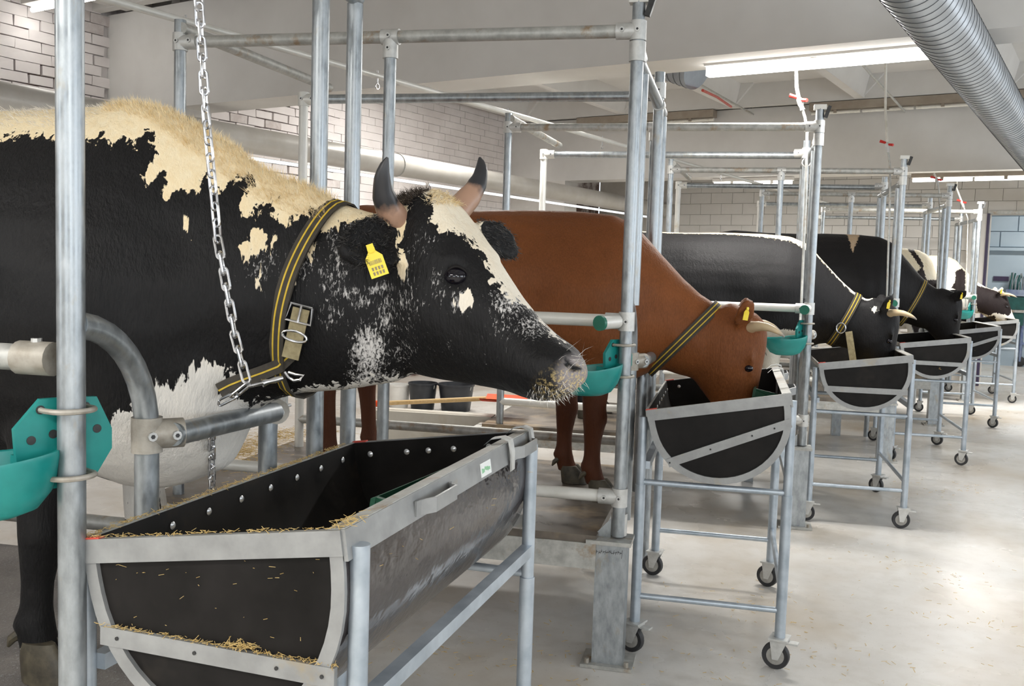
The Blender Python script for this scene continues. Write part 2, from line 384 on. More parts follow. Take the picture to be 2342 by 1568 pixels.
# left wall: brickwork
wl = struct('wall_left', MB().box((XW - 0.12, (YF + YB) / 2, 2.1), (0.2, YF - YB, 4.4)), 'mortar_dark')
BV = []
for i in range(5):
    m = MB(); m.box((0, 0, 0), (0.06, 0.2565, 0.0945))
    m.v = [(a + nrg.uniform(-.004, .004), b + nrg.uniform(-.006, .006), c + nrg.uniform(-.0035, .0035)) for a, b, c in m.v]
    me = m.mesh('brick', False); me.materials.append(MATS['brick_bare' if i == 4 else 'brick_paint']); BV.append(me)
cand = []
row = 0; z = 1.86
while z < 4.15:
    y = 3.2 + (row % 2) * 0.13 + rng.uniform(-.02, .02)
    while y < 13.4:
        if not (5.98 < y + .13 < 6.42): cand.append((y + 0.13, z + 0.045))
        y += 0.2605
    z += 0.0985; row += 1
def bvis(c):
    px = project((XW, c[0], c[1])); vis = -60 < px[0] < 1200 and -20 < px[1] < 520 and not (c[0] < 6 and px[1] > 240)
    return (0 if vis else 1, np.hypot(XW - CAM[0], c[0]))
cand.sort(key=bvis)
stuff = MB()
for i, (y, z) in enumerate(cand):
    px = XW - 0.012 + rng.uniform(-.006, .006)
    if i < 300:
        o = link('brick', BV[rng.choice([0, 1, 2, 3, 0, 1, 2, 3, 0, 1, 2, 3, 4])], None, wl); o.location = (px, y, z); o.rotation_euler = (rng.uniform(-.02, .02), 0, rng.uniform(-.02, .02)); o.scale = (1, rng.choice((1, 1, .985, .95, .92)), rng.choice((1, 1, .98, .93, .88)))
    elif z > 1.9: stuff.box((px, y, z), (0.06, 0.2565, 0.0945))
tag(struct('brickwork', stuff, 'brick_paint', wl), kind='stuff')
for y in (6.0, 13.4):
    struct('column', MB().box((XW + 0.5, y + 0.2, 1.5), (1.05, 0.4, 3.0)), 'plaster', wl)
# far wall with a wide doorway
DX0, DX1, DZ = -0.13, 3.0, 2.65
m = MB(); m.box(((XW + DX0) / 2, YF + 0.1, 2.1), (DX0 - XW, 0.2, 4.4)); m.box(((DX1 + XR) / 2, YF + 0.1, 2.1), (XR - DX1 + .2, 0.2, 4.4)); m.box(((DX0 + DX1) / 2, YF + 0.1, (DZ + 4.3) / 2), (DX1 - DX0, 0.2, 4.3 - DZ))
wf = struct('wall_far', m, 'block_joint')
bl = MB().box((0, 0, 0), (0.384, 0.05, 0.184)).mesh('block', False); bl.materials.append(MATS['block_paint'])
bls = MB().box((0, 0, 0), (0.19, 0.05, 0.184)).mesh('block', False); bls.materials.append(MATS['block_paint'])
z = 0.10; r = 0
while z < 3.9:
    x = -6.6 + (r % 2) * 0.195
    while x < 0.9:
        ok = x < DX0 - 0.42 or (z > DZ + .02)
        if ok and (z > 1.7 or x > -1.2) and x > -5.4:
            o = link('block', bl, None, wf); o.location = (x, YF - 0.006 + rng.uniform(-.004, .003), z)
        x += 0.390
    z += 0.190; r += 1
struct('trim_1', MB().box((-0.275, YF - 0.06, 1.33), (0.24, 0.14, 2.66)), 'block_paint')
struct('trim_2', MB().box((-0.14, YF - 0.10, 1.33), (0.035, 0.10, 2.66)), 'purple_sign')
struct('trim_3', MB().box((1.4, YF - 0.03, 2.68), (3.1, 0.08, 0.05)), 'galvanised_dull')
# the room beyond the doorway
wb = struct('wall_beyond', MB().box((0.5, 21.1, 2.0), (9, 0.2, 4.4)), 'blue_wall')
z = 2.45; r = 0
bb = MB().box((0, 0, 0), (0.58, 0.05, 0.285)).mesh('block', False); bb.materials.append(MATS['blue_wall'])
while z < 3.6:
    x = -1.9 + (r % 2) * 0.3
    while x < 2.4:
        o = link('block', bb, None, wb); o.location = (x, 20.99, z); x += 0.60
    z += 0.30; r += 1
struct('trim_4', MB().box((0.4, 20.96, 2.26), (5, 0.10, 0.06)), 'blue_wall')
struct('wall_beyond_left', MB().box((-3.2, 19, 2.0), (0.2, 4.6, 4.4)), 'blue_wall')
struct('ceiling_beyond', MB().box((0.5, 19, 4.33), (9, 4.6, 0.16)), 'ceiling_white')
# aisle-side wall and gable behind the camera, with window openings
def holed_wall(name, axis, at, lo, hi, wins, z0, z1, mat):
    m = MB(); edges = [lo]
    for c, w in wins: edges += [c - w / 2, c + w / 2]
    edges.append(hi)
    def piece(a, b, za, zb):
        c = ((a + b) / 2, (za + zb) / 2)
        if axis == 'x': m.box((at, c[0], c[1]), (0.2, b - a, zb - za))
        else: m.box((c[0], at, c[1]), (b - a, 0.2, zb - za))
    for i in range(0, len(edges), 2): piece(edges[i], edges[i + 1], 0, 4.3)
    for c, w in wins: piece(c - w / 2, c + w / 2, 0, z0); piece(c - w / 2, c + w / 2, z1, 4.3)
    return struct(name, m, mat)
holed_wall('wall_right', 'x', XR + 0.1, YB - .2, 21.2, [(y, 2.5) for y in WINY], 1.25, 2.85, 'plaster')
holed_wall('wall_back', 'y', YB - 0.1, XW - .2, XR + .2, [(-3.0, 2.5), (2.2, 2.5)], 1.25, 2.85, 'plaster')
n = 0
for y in WINY:
    n += 1; w = MB()
    for dy in (-1.22, 0, 1.22): w.box((XR + 0.06, y + dy, 2.05), (0.06, 0.06, 1.6))
    for dz in (-0.77, 0.3, 0.77): w.box((XR + 0.06, y, 2.05 + dz), (0.06, 2.5, 0.06))
    struct('window_%d' % n, w, 'block_paint')
for x in (-3.0, 2.2):
    n += 1; w = MB()
    for dx in (-1.22, 0, 1.22): w.box((x + dx, YB - 0.06, 2.05), (0.06, 0.06, 1.6))
    for dz in (-0.77, 0.3, 0.77): w.box((x, YB - 0.06, 2.05 + dz), (2.5, 0.06, 0.06))
    struct('window_%d' % n, w, 'block_paint')

# ================================================================ services under the ceiling
def duct(name, x, z, r, y0, y1, mat, seam, step, label):
    e = empty(name, (x, y0, z), 0, label=label, cat='duct')
    MB().tube([(0, 0, 0), (0, y1 - y0, 0)], r, 40).build('duct_pipe', mat, e)
    if seam:
        y = 0.3; sh = None
        while y < y1 - y0 - .1:
            if sh is None:
                pts = [(r * 1.002 * math.cos(w), step * w / (2 * math.pi), r * 1.004 * math.sin(w)) for w in np.linspace(0, 2 * math.pi, 41)]
                sh = MB().tube(pts, 0.0020, 5).mesh('seam'); sh.materials.append(MATS['seam_dark'])
            o = link('seam', sh, None, e); o.location = (0, y, 0); y += step
    return e
duct('spiral_duct', 0.885, 2.785, 0.140, 1.6, 16.4, 'duct_metal', True, 0.085, 'galvanised spiral air duct hung low over the feed aisle')
e = duct('wall_duct', -5.45, 2.735, 0.125, -3.5, 16.5, 'painted_duct', False, 1, 'pale painted round duct running along the brick wall')
for y in (1.0, 4.0, 9.2, 12.2): MB().tube([(0.128 * math.cos(w), y, 0.128 * math.sin(w)) for w in np.linspace(0, 2 * math.pi, 24)], 0.008, 6).build('duct_band', 'galvanised_dull', e)
# short duct stub behind the first beam
e = empty('duct_stub', (-1.62, 7.4, 3.55), 0, label='short dark duct end poking out under the ceiling behind the beam', cat='duct')
P0 = onpl(1455, 108, (0, 7.6, 0), np.array([0, 1.0, 0])); P1 = onpl(1596, 158, (0, 7.6, 0), np.array([0, 1.0, 0]))
e.location = tuple(P1); ax = unit(P0 - P1 + np.array([0, 0.12, 0]))
MB().tube([(0, 0, 0), tuple(ax * 0.9)], 0.17, 32).build('duct_pipe', 'duct_dark', e)
tr = np.cross(ax, (0, 0, 1)); tr = unit(tr); tu = np.cross(tr, ax)
for d in np.arange(0.05, 0.85, 0.07): MB().tube([ax * d + 0.171 * (tr * math.cos(w) + tu * math.sin(w)) for w in np.linspace(0, 2 * math.pi, 25)], 0.003, 5).build('seam', 'seam_dark', e)
tag(MB().tube([tuple(P1 + (0.05, 0, -.175)), tuple(onpl(1640, 222, (0, 8.6, 0), np.array([0, 1.0, 0]))), tuple(onpl(1672, 244, (0, 9.6, 0), np.array([0, 1.0, 0])))], 0.012, 8).build('electric_cable', 'cable_red'), 'red electric cable strung under the ceiling from the duct end', 'cable')

LAMPN = [0]
def lamp(x0, x1, y, z, label, lit=True, housing='block_paint', hh=0.05, w=0.10, power=33, mat='tube_glow', ntube=None, diffuser=False):
    L = x1 - x0; e = empty('strip_lamp', (x0, y, z), 0, label=label, cat='lamp')
    MB().box((L / 2, 0, 0.03 + hh / 2), (L, w, hh)).build('housing', housing, e, False)
    nt_ = ntube or max(1, round(L / 0.72)); s = L / nt_
    for i in range(nt_):
        MB().tube([(i * s + 0.015, 0, 0), ((i + 1) * s - 0.015, 0, 0)], 0.022, 12).build('tube', mat if lit else 'hose_white', e)
        MB().box((i * s + s * .5, 0, 0.012), (0.04, 0.07, 0.05)).build('bracket', housing, e, False)
    if diffuser: MB().box((L / 2, 0, -.005), (L - .02, .07, .055)).build('diffuser', 'diffuser_glow', e, False)
    if lit and power: area('lamp_glow', (x0 + L / 2, y, z - 0.035), (0, 0, -1), L, 0.10, power * L, (1.0, 0.975, 0.93))
    return e
lamp(-0.80, 0.64, 6.26, 2.955, 'bright strip lamp under the beam in front of the spiral duct', ntube=1, diffuser=True, power=42)
lamp(-3.4, -2.0, 6.47, 3.05, 'strip lamp mostly hidden behind the beam above the red cow')
lamp(-0.78, 2.2, 13.66, 2.915, 'long strip lamp with a brown housing under the far beam near the doorway', housing='tray_brown', hh=0.07, power=42)
lamp(-3.50, -2.33, 13.60, 2.915, 'strip lamp glowing under the far beam above the black cows', power=48)
lamp(-6.80, -5.75, 5.15, 3.78, 'glaring strip lamp at the ceiling beside the brick wall', hh=0.04, power=1.5, w=.2)
for x, w_ in ((-4.6, 'near the brick wall'), (-1.0, 'over the first stall row'), (2.2, 'over the feed aisle')): lamp(x, x + 1.4, -1.2, 2.92, 'added unseen strip lamp under the rear beam ' + w_, power=40)  # unseen lamps behind the camera, added to light the near stall
lamp(-5.7, -4.2, 9.3, 3.86, 'added hidden strip lamp on the ceiling between the beams beside the brick wall', power=52, hh=.055)  # added out of sight behind the beam to brighten the brick wall
lamp(0.6, 2.0, 19.2, 3.86, 'added unseen strip lamp in the room beyond the doorway', power=60, hh=.36)  # added out of view to lighten the room past the door
# unlit lamp line with its brown tray on the near face of the far beam
e = lamp(-2.05, 0.6, 13.28, 3.80, 'unlit lamp row on a brown tray along the top of the far beam', lit=False, housing='tray_brown', hh=0.10, w=.16)
lamp(-5.6, -3.4, 13.28, 3.80, 'unlit lamp row on a brown tray beside the wall column', lit=False, housing='tray_brown', hh=0.10, w=.16)
# slim faintly glowing strip along the brick wall under the duct
for i, (a, b) in enumerate(((1.0, 4.6), (6.6, 9.4), (9.5, 16.2))):
    e = empty('wall_strip', (-5.58, a, 2.585), 0, label=('slim bluish glowing strip under the wall duct behind the pied cow', 'slim bluish glowing strip under the wall duct behind the horned head', 'slim bluish glowing strip under the wall duct above the red cow')[i], cat='lamp')
    MB().tube([(0, 0, 0), (0, b - a, 0)], 0.016, 10).build('tube', 'tube_dim', e)
    MB().box((-0.03, (b - a) / 2, 0.012), (0.05, b - a, 0.02)).build('housing', 'block_paint', e, False)
# ================================================================ tubular stalls
PR = 0.0255
def sleeve(m, c, ax, L=0.075, r=0.0325): ax = unit(ax); c = np.asarray(c, float); m.tube([c - ax * L / 2, c + ax * L / 2], r, 16)
def clamp(parent, c, ax1, ax2=None, mat='cast_fitting', L2=0.085, screw=(0, -1, 0), screws=True):
    m = MB(); sleeve(m, c, ax1)
    c = np.asarray(c, float); pts = [c]
    if ax2 is not None:
        ax2 = unit(ax2); m.tube([c + ax2 * 0.01, c + ax2 * L2], 0.0325, 16); pts.append(c + ax2 * (L2 - .025))
    o = m.build('clamp', mat, parent)
    if screws:
        s = unit(screw)
        for p in pts:
            MB().tube([p + s * 0.028, p + s * 0.038], 0.010, 8).build('set_screw', 'cast_fitting', o)
            MB().tube([p + s * 0.037, p + s * 0.0385], 0.005, 6).build('screw_socket', 'screw_dark', o)
    return o
HB, HL, H2, LL, GG = 2.536, 2.435, 2.506, 1.99, 1.236
ZB = 0.53
STN = {-1: 'pied cow with the yellow ear tag', 0: 'red cow', 1: 'black cow with the white back stripe', 2: 'black cow with the brown back', 3: 'white cow with black spots', 4: 'last white cow by the doorway'}
for k in range(-1, 5):
    e = stall_empty('cow_stall', k, label='galvanised pipe stall around the ' + STN[k], cat='stall', group='pipe stall frames in a row')
    g = lambda pts, name='post', mat='galvanised', r=PR: MB().tube(pts, r, 18).build(name, mat, e)
    g([(0, 0, ZB), (0, 0, 2.645)]); g([(-LL, 0, ZB), (-LL, 0, 2.63)])
    g([(-1.02, 0, ZB), (-1.02, 0, HB - .02)])
    g([(0, 1.09, ZB), (0, 1.09, H2 + .09)]); g([(0, 1.345, 0.0), (0, 1.345, HL - .02)]); g([(-LL, GG, ZB), (-LL, GG, H2 + .04)], mat='white_pipe')
    g([(0, 0, HB), (-LL, 0, HB)], 'top_rail', 'galvanised_dull'); g([(-.03, GG, H2), (-LL, GG, H2)], 'top_rail')
    g([(0, 0, HL), (0, 1.36, HL)], 'link_rail'); g([(-LL + .02, -.02, HB + .055), (-LL + .1, GG + .12, HB + .055)], 'link_rail', 'galvanised_dull')
    g([(-.05, 0, 1.402), (-LL, 0, 1.402)], 'side_rail', 'white_pipe' if k >= 0 else 'galvanised_dull'); g([(0, 0, .69), (-LL, 0, .69)], 'side_rail', 'white_pipe')
    g([(0, GG, .70), (-LL, GG, .70)], 'side_rail', 'galvanised_dull'); g([(-.05, GG, 1.40), (-LL, GG, 1.40)], 'side_rail', 'white_pipe')
    if k >= 0: g([(0, .235, 1.46), (0, .235, HL - .02)])
    # arched neck pipes and breast bar
    for a, sg, zt in ((0.0, 1, 1.468), (1.09, -1, 1.44)):
        R = 0.24 if sg > 0 else 0.30
        pts = [(0, a + sg * 0.015, zt)] + [(0, a + sg * R * math.sin(t), zt - R * (1 - math.cos(t))) for t in np.linspace(0.12, math.pi / 2, 10)] + [(0, a + sg * R, .9), (0, a + sg * R, ZB + .01)]
        g(pts, 'arched_pipe')
    g([(.05, .26, 1.222), (.05, .73, 1.205)], 'breast_bar')
    c = clamp(e, (0, .24, 1.222), (0, 0, 1), (.7, .7, 0), 'cast_grimy', L2=.075, screw=(.8, -.6, 0)); clamp(e, (0, .79, 1.205), (0, 0, 1), (.7, -.7, 0), 'cast_grimy', L2=.08, screw=(.8, -.6, 0))
    MB().box((.01, .845, 1.205), (.006, .075, .075)).build('end_plate', 'galvanised_dull', e, False)
    MB().tube([(.03, .30, 1.20), (.045, .37, 1.195)], .006, 8).build('bolt', 'cast_fitting', e); MB().tube([(.03, .80, 1.205), (.03, .86, 1.205)], .005, 8).build('bolt', 'cast_fitting', e)
    # fittings
    clamp(e, (0, 0, HB), (0, 0, 1), (-1, 0, 0)); clamp(e, (0, 0, HB - .08), (0, 0, 1), (0, 1, -.1), screws=False)
    clamp(e, (-LL, 0, HB), (0, 0, 1), (1, 0, 0)); clamp(e, (-1.02, 0, HB - .05), (0, 0, 1)); clamp(e, (-1.02, 0, HB), (1, 0, 0))
    clamp(e, (-.0, 1.09, H2), (0, 0, 1), (-1, .3, 0)); clamp(e, (-LL, GG, H2), (0, 0, 1), (1, 0, 0), 'white_pipe'); clamp(e, (0, 1.09, HL), (0, 1, 0), screws=False)
    clamp(e, (0, 0, .69), (0, 0, 1), (-1, 0, 0)); (clamp(e, (0, 0, 1.402), (0, 0, 1), (-1, 0, 0)) if k >= 0 else clamp(e, (-.075, 0, 1.402), (1, 0, 0), None, 'cast_grimy', screw=(0, 0, 1))); clamp(e, (-LL, 0, 1.402), (0, 0, 1), (1, 0, 0)); clamp(e, (-1.02, 0, 1.402), (1, 0, 0), screws=False)
    du = {-1: -.35, 0: -.085, 1: -.035}.get(k, -.03)
    s0 = np.array([du * .4, -.03, 1.402]); s1 = np.array([du, -.12, 1.398])
    if k >= 0: g([s0, s1], 'stub_pipe', 'white_pipe', .027); MB().tube([s1, s1 + unit(s1 - s0) * .015], .030, 18).build('end_cap', 'cap_green', e)
    g([(0, .02, .62), (0, .02, ZB)], 'foot_sleeve', 'cast_fitting', .033)
    # cap bracket on the post head
    MB().box((.0, 0, 2.655), (.075, .05, .03)).build('head_cap', 'white_pipe', e, False); MB().box((.045, -.01, 2.625), (.022, .03, .075), rotm('Y', .3)).build('head_hook', 'screw_dark', e, False)
    # pedestal
    p = MB(); p.box((-.02, 0, .255), (.125, .11, .50)).build('pedestal', 'galvanised', e, False)
    MB().box((-.03, 0, .515), (.18, .15, .016)).build('pedestal_plate', 'galvanised_dull', e, False); MB().box((-.02, 0, .008), (.21, .17, .014)).build('base_plate', 'galvanised_dull', e, False)
    gs = MB()
    gs.prism([(-.10, 0, .523), (-.03, 0, .523), (-.03, 0, .60)], (0, .006, 0)); gs.build('gusset', 'galvanised', e, False)
    for x, y in ((-.10, -.065), (.06, -.065)): MB().tube([(x, y, .014), (x, y, .035)], .010, 6).build('anchor_bolt', 'cast_grimy', e)
    if k == 0:   # marker scrawl under the pedestal plate
        w = MB(); pr = random.Random(3); x = -.078
        while x < .018:
            h = pr.uniform(.010, .017); w.bar((x, -.0555, .468 + pr.uniform(-.003, .003)), (x + pr.uniform(-.003, .006), -.0555, .468 + h), .0012, .0028, (0, 1, 0)); w.bar((x, -.0555, .468 + h * pr.uniform(.1, .9)), (x + .008, -.0555, .468 + h * pr.uniform(.1, .9)), .0012, .0025, (0, 1, 0)); x += .0085
        w.bar((.024, -.0555, .455), (.026, -.0555, .488), .0012, .005, (0, 1, 0)); w.build('marker_writing', 'ink_dark', e, False)
    # platform
    pf = stall_empty('stall_platform', k, label='raised platform with rubber mat under the ' + STN[k], cat='platform', group='raised stall platforms')
    MB().box((-1.09, .66, ZD - .02), (2.02, 1.44, .035)).build('rubber_mat', 'wet_mat' if k == -1 else 'deck_mat', pf, False)
    for v in (-.045, 1.365): MB().box((-1.12, v, .455), (2.08, .045, .105)).build('side_beam', 'galvanised_dull', pf, False)
    for u in (-2.15, -1.1, -.14): MB().box((u, .66, .455), (.05, 1.36, .10)).build('cross_beam', 'galvanised_dull', pf, False)
    for u in (-2.1,):
        for v in (0, 1.32): MB().box((u, v, .205), (.09, .09, .41)).build('platform_leg', 'galvanised', pf, False)
    MB().box((-.30, 1.32, .205), (.09, .09, .41)).build('platform_leg', 'galvanised', pf, False)
# long tether rail over the tails with eye bolts
a_ = math.tan(math.radians(180 - 163.75)); xr = -2.05; zr = 1.6 + (CAM[0] - xr) * a_
e = empty('tether_rail', (xr, -1, zr), 0, label='thin long pipe running over the backs of all stalls with eye bolts', cat='pipe')
MB().tube([(0, 0, 0), (0, 16.6, 0)], .017, 10).build('pipe', 'white_pipe', e)
for y in (1.55, 3.0, 4.35, 5.75, 7.2, 8.6, 10.0, 11.4, 12.8):
    b = MB(); b.tube([(0, y + 1, .03), (0, y + 1, -.045)], .005, 6); b.tube([(0, y + 1 + .016 * math.cos(w), -.06 + .016 * math.sin(w)) for w in np.linspace(0, 2 * math.pi, 13)], .004, 6); b.build('eye_bolt', 'chain_steel', e)

# ================================================================ drinkers
def drinker(k):
    e = stall_empty('water_bowl', k, (0, 0, 0), label='teal water bowl on the post by the ' + STN[k], cat='water bowl', group='teal water bowls on the stall posts')
    n = unit((.87, -.49, 0)); s = np.array([n[1], -n[0], 0]); s = -s if s[0] > 0 else s    # s points into the stall (-u)
    O = np.array([0, 0, 1.24]) - n * .030
    def P(a, z, d=0): return O + s * a + np.array([0, 0, z]) - n * d
    out = [(-.062, .085), (-.005, .088), (.045, .088), (.092, .035), (.088, -.025), (.060, -.030), (.045, -.065), (.03, -.085), (-.02, -.085), (-.06, -.07), (-.092, -.02), (-.092, .02)]
    MB().prism([P(a, z) for a, z in out], -n * .012).build('plate', 'teal_enamel', e, False)
    for a, z in ((.062, .012), (-.062, .022), (.022, .02), (.045, .068), (-.04, .068), (.04, -.062), (-.04, -.062)):
        MB().tube([P(a, z, -.0015), P(a, z, -.0005)], .0085, 14).build('bolt_hole', 'screw_dark', e)
    for z in (.068, -.058):
        pts = [P(.045, z, .02), P(.045, z, -.02)] + [np.array([0, 0, 1.24 + z]) + n * .033 * math.cos(t) + s * .042 * math.sin(t) for t in np.linspace(math.pi / 2, -math.pi / 2, 9)] + [P(-.04, z, -.02), P(-.04, z, .02)]
        MB().tube(pts, .0055, 8).build('u_bolt', 'cast_grimy', e)
    # bowl: oval cup behind/left of the plate
    C = P(.13, -.035, .055); B = unit(s * .8 - n * .6); Bs = np.cross((0, 0, 1), B); rings = []; 
    L, W, D = .135, .098, .10
    def pt(t, rr, dz): return C + B * (L * rr * math.cos(t)) + Bs * (W * rr * math.sin(t)) + np.array([0, 0, dz + .022 * max(0, -math.cos(t)) * (1 if dz > -.01 else 0)])
    tt = np.linspace(0, 2 * math.pi, 30, endpoint=False)
    prof = [(.05, -D), (.45, -D * .97), (.72, -D * .82), (.90, -D * .5), (.985, -.02), (1.04, 0), (1.03, .008), (.96, .006), (.92, -.02), (.84, -D * .45), (.6, -D * .8), (.1, -D * .88)]
    MB().grid([[pt(t, r, z) for t in tt] for r, z in prof], True, True).build('bowl', 'teal_enamel', e)
    # arm joining bowl and plate, float tongue
    MB().grid([[P(.02 + .03 * i, z + .0, d) for z, d in ((-.02, .012), (-.02, .05), (-.08, .06), (-.08, .012))] for i in range(3)], True, True).build('neck', 'teal_enamel', e, True)
    return e
for k in range(-1, 5): drinker(k)

# ================================================================ feed troughs
def trough(k, cu, cv, rz, Ly, tilt, flip, label, hero=False, half=.285, zc=1.085, D=.335):
    e = stall_empty('feed_trough', k, (cu, cv, 0), rz, label=label, cat='trough', group='wheeled feed troughs in a row')
    T = rotm('Y', -tilt); O = np.array([0, 0, zc])
    def W(x, y, z): return O + T @ np.array([x, 0, z]) + np.array([0, y, 0])
    side = .075; dk = D / .335
    prof = [(-half, 0.0), (-half * .99, -side)] + [(-half * .985 * math.cos(t), -side - (D - side) * math.sin(t)) for t in np.linspace(.12, math.pi - .12, 25)] + [(half * .99, -side), (half, 0.0)]
    hy = Ly / 2
    def sheet(off, flipn=False): return [(x * (1 - off / half), z + (off if -side > z else 0)) for x, z in prof]
    # tub: outer glossy sheet, black liner
    MB().grid([[W(x, y, z) for x, z in prof] for y in (-hy + .004, hy - .004)], False, False).build('tub', 'tub_sheet', e)
    MB().grid([[W(x, y, z) for x, z in sheet(.006)] for y in (-hy + .004, hy - .004)], False, False).build('tub_liner', 'panel_inner', e)
    for sgn in (-1, 1):
        y = sgn * hy
        MB().prism([W(x * .985, y - sgn * .004, z * .985) for x, z in prof], (0, -sgn * .012, 0)).build('end_panel', 'panel_black', e, False)
        fr = MB()    # flat hoop round the D
        hw = .026
        outer = prof; inner = [(x * (1 - hw / half), z * (1 - hw / D) ) for x, z in prof]
        rings = [[W(a[0], y - sgn * .004, a[1]), W(a[0], y + sgn * .006, a[1]), W(b[0], y + sgn * .006, b[1]), W(b[0], y - sgn * .004, b[1])] for a, b in zip(outer, inner)]
        fr.grid(rings, True, True); fr.build('hoop_frame', 'trough_frame', e)
        MB().bar(W(-half, y + sgn * .002, -.021), W(half, y + sgn * .002, -.021), .014, .046, T @ np.array([0, 0, 1.0])).build('top_bar', 'trough_frame', e, False)
        f = flip
        za, zb = (-.165, -.235) if f else (-.245, -.115)
        xa = -half * (.93 if f else .80); xb = half * (.84 if f else .965)
        if not f: za = -.225
        za *= dk; zb *= dk
        MB().bar(W(xa, y + sgn * .003, za), W(xb, y + sgn * .003, zb), .012, .036, (0, 0, 1)).build('diagonal_bar', 'trough_frame', e, False)
        if hero and sgn < 0:
            for x in (-.24, -.12, .0, .13, .24): MB().tube([W(x, y - .0055, -.021), W(x, y - .0075, -.021)], .0045, 8).build('screw', 'screw_dark', e)
            for x in (-.22, -.05, .12, .21): MB().tube([W(x, y - .0095, za + (zb - za) * (x - xa) / (xb - xa)), W(x, y - .0115, za + (zb - za) * (x - xa) / (xb - xa))], .0038, 8).build('screw', 'screw_dark', e)
        # red paint on the inner corner
        MB().box(W(-half + .02, y, .003), (.045, .016, .004), T).build('red_corner', 'red_paint', e, False)
    MB().box(W(-half, 0, -.012), (.008, Ly, .03), T).build('inner_rim', 'galvanised_dull', e, False)
    MB().box(W(half + .004, 0, -.026), (.008, Ly + .01, .056), T).build('outer_rim', 'trough_frame', e, False); MB().box(W(half - .012, 0, .001), (.034, Ly, .006), T).build('outer_rim_top', 'galvanised_dull', e, False)
    if hero:
        for y in np.linspace(-hy + .12, hy - .10, 8): MB().lathe([(.001, .004), (.006, .003), (.009, 0)], 12, (W(-half + .009, y, -.035), rotm('Y', math.pi / 2))).build('rivet', 'rivet_metal', e)
        for x in (-.22, -.10, -.03, .05, .16): MB().lathe([(.001, .004), (.006, .003), (.009, 0)], 12, (W(x, hy - .018, -.035), rotm('X', math.pi / 2))).build('rivet', 'rivet_metal', e)
        for yc in (-.18, hy - .12):     # strap handles
            pts = [W(half + .008, yc - .10, -.03), W(half + .012, yc - .085, -.03), W(half + .036, yc - .06, -.03), W(half + .036, yc + .06, -.03), W(half + .012, yc + .085, -.03), W(half + .008, yc + .10, -.03)]
            MB().grid([[p + np.array([0, 0, .016]), p + np.array([.005, 0, .016]), p + np.array([.005, 0, -.016]), p + np.array([0, 0, -.016])] for p in pts], True, True).build('handle', 'trough_frame', e, False)
        for yc in (hy - .22, hy - .03):  # hooks over the rim
            pts = [W(half - .05, yc, .0), W(half - .03, yc, .014), W(half + .0, yc, .016), W(half + .02, yc, .006), W(half + .022, yc, -.03), W(half + .016, yc, -.075)]
            MB().grid([[p + np.array([0, -.013, .005]), p + np.array([0, .013, .005]), p + np.array([-.005, .013, 0]), p + np.array([-.005, -.013, 0])] for p in pts], True, True).build('rim_hook', 'cast_fitting', e, False)
        MB().box(W(half + .0095, .16, -.030), (.002, .075, .034), T).build('sticker', 'sticker', e, False)
        st = MB(); pr = random.Random(8)
        for i in range(9): st.box(W(half + .0108, .131 + i * .0068, -.031 + pr.uniform(-.002, .003)), (.001, .0042, pr.uniform(.006, .012)), T)
        st.build('sticker_print', 'sticker_green', e, False)
    lx, ly = .295, hy - .03
    for sx in (-1, 1):
        for sy in (-1, 1):
            zt = zc + sx * half * math.sin(tilt) - .03
            if sx < 0: zt -= .0
            lg = MB().tube([(sx * lx, sy * ly, .135), (sx * lx, sy * ly, zt)], .0185, 16).build('leg', 'trough_leg', e)
            MB().tube([(sx * lx, sy * ly, .135), (sx * lx, sy * ly, .72)], .0215, 16).build('leg_sleeve', 'trough_leg', lg)
            a = rng.uniform(.85, 1.55)
            c = MB().box((sx * lx, sy * ly, .132), (.085, .075, .008), rotm('Z', a)).build('caster', 'cast_fitting', e, False)
            R = rotm('Z', a); P = lambda x, y, z: np.array([sx * lx, sy * ly, 0]) + R @ np.array([x, y, z])
            fk = MB()
            for s in (-1, 1): fk.prism([P(s * .024, -.035, .128), P(s * .024, .035, .128), P(s * .024, .022, .045), P(s * .024, -.002, .045)], R @ np.array([s * .003, 0, 0]))
            fk.box(P(0, 0, .124), (.05, .07, .008), R); fk.build('fork', 'cast_fitting', c, False)
            Mx = (P(0, .012, .056), R @ rotm('Y', math.pi / 2))
            MB().lathe([(.034, -.013), (.052, -.015), (.0555, -.009), (.0555, .009), (.052, .015), (.034, .013)], 28, Mx).build('tyre', 'rubber', c)
            MB().lathe([(.008, -.018), (.036, -.014), (.036, .014), (.008, .018)], 24, Mx).build('wheel_hub', 'wheel_grey', c)
            if sy < 0 or sx > 0: MB().box(P(0, -.05, .118), (.035, .05, .008), R).build('brake', 'cast_fitting', c, False)
    for sy in (-1, 1):
        for z in (.245, .73): MB().tube([(-lx, sy * ly, z), (lx, sy * ly, z)], .0125, 12).build('end_rail', 'trough_leg', e)
    MB().tube([(lx, -ly, .30), (lx, ly, .30)], .0125, 12).build('side_rail', 'trough_leg', e)
    MB().box((lx, 0, .80), (.03, Ly - .08, .032)).build('lower_bar', 'trough_leg', e, False); MB().box((-lx + .02, 0, .80), (.03, Ly - .08, .032)).build('lower_bar', 'trough_leg', e, False)
    return e, W
TL = {-1: 'nearest feed trough standing under the pied cow head with a white sticker on the rim', 0: 'feed trough the red cow is eating from', 1: 'feed trough below the black cow with the white back stripe', 2: 'feed trough in front of the black cow with the brown back', 3: 'feed trough in front of the spotted white cow', 4: 'last feed trough beside the doorway'}
TW = {}
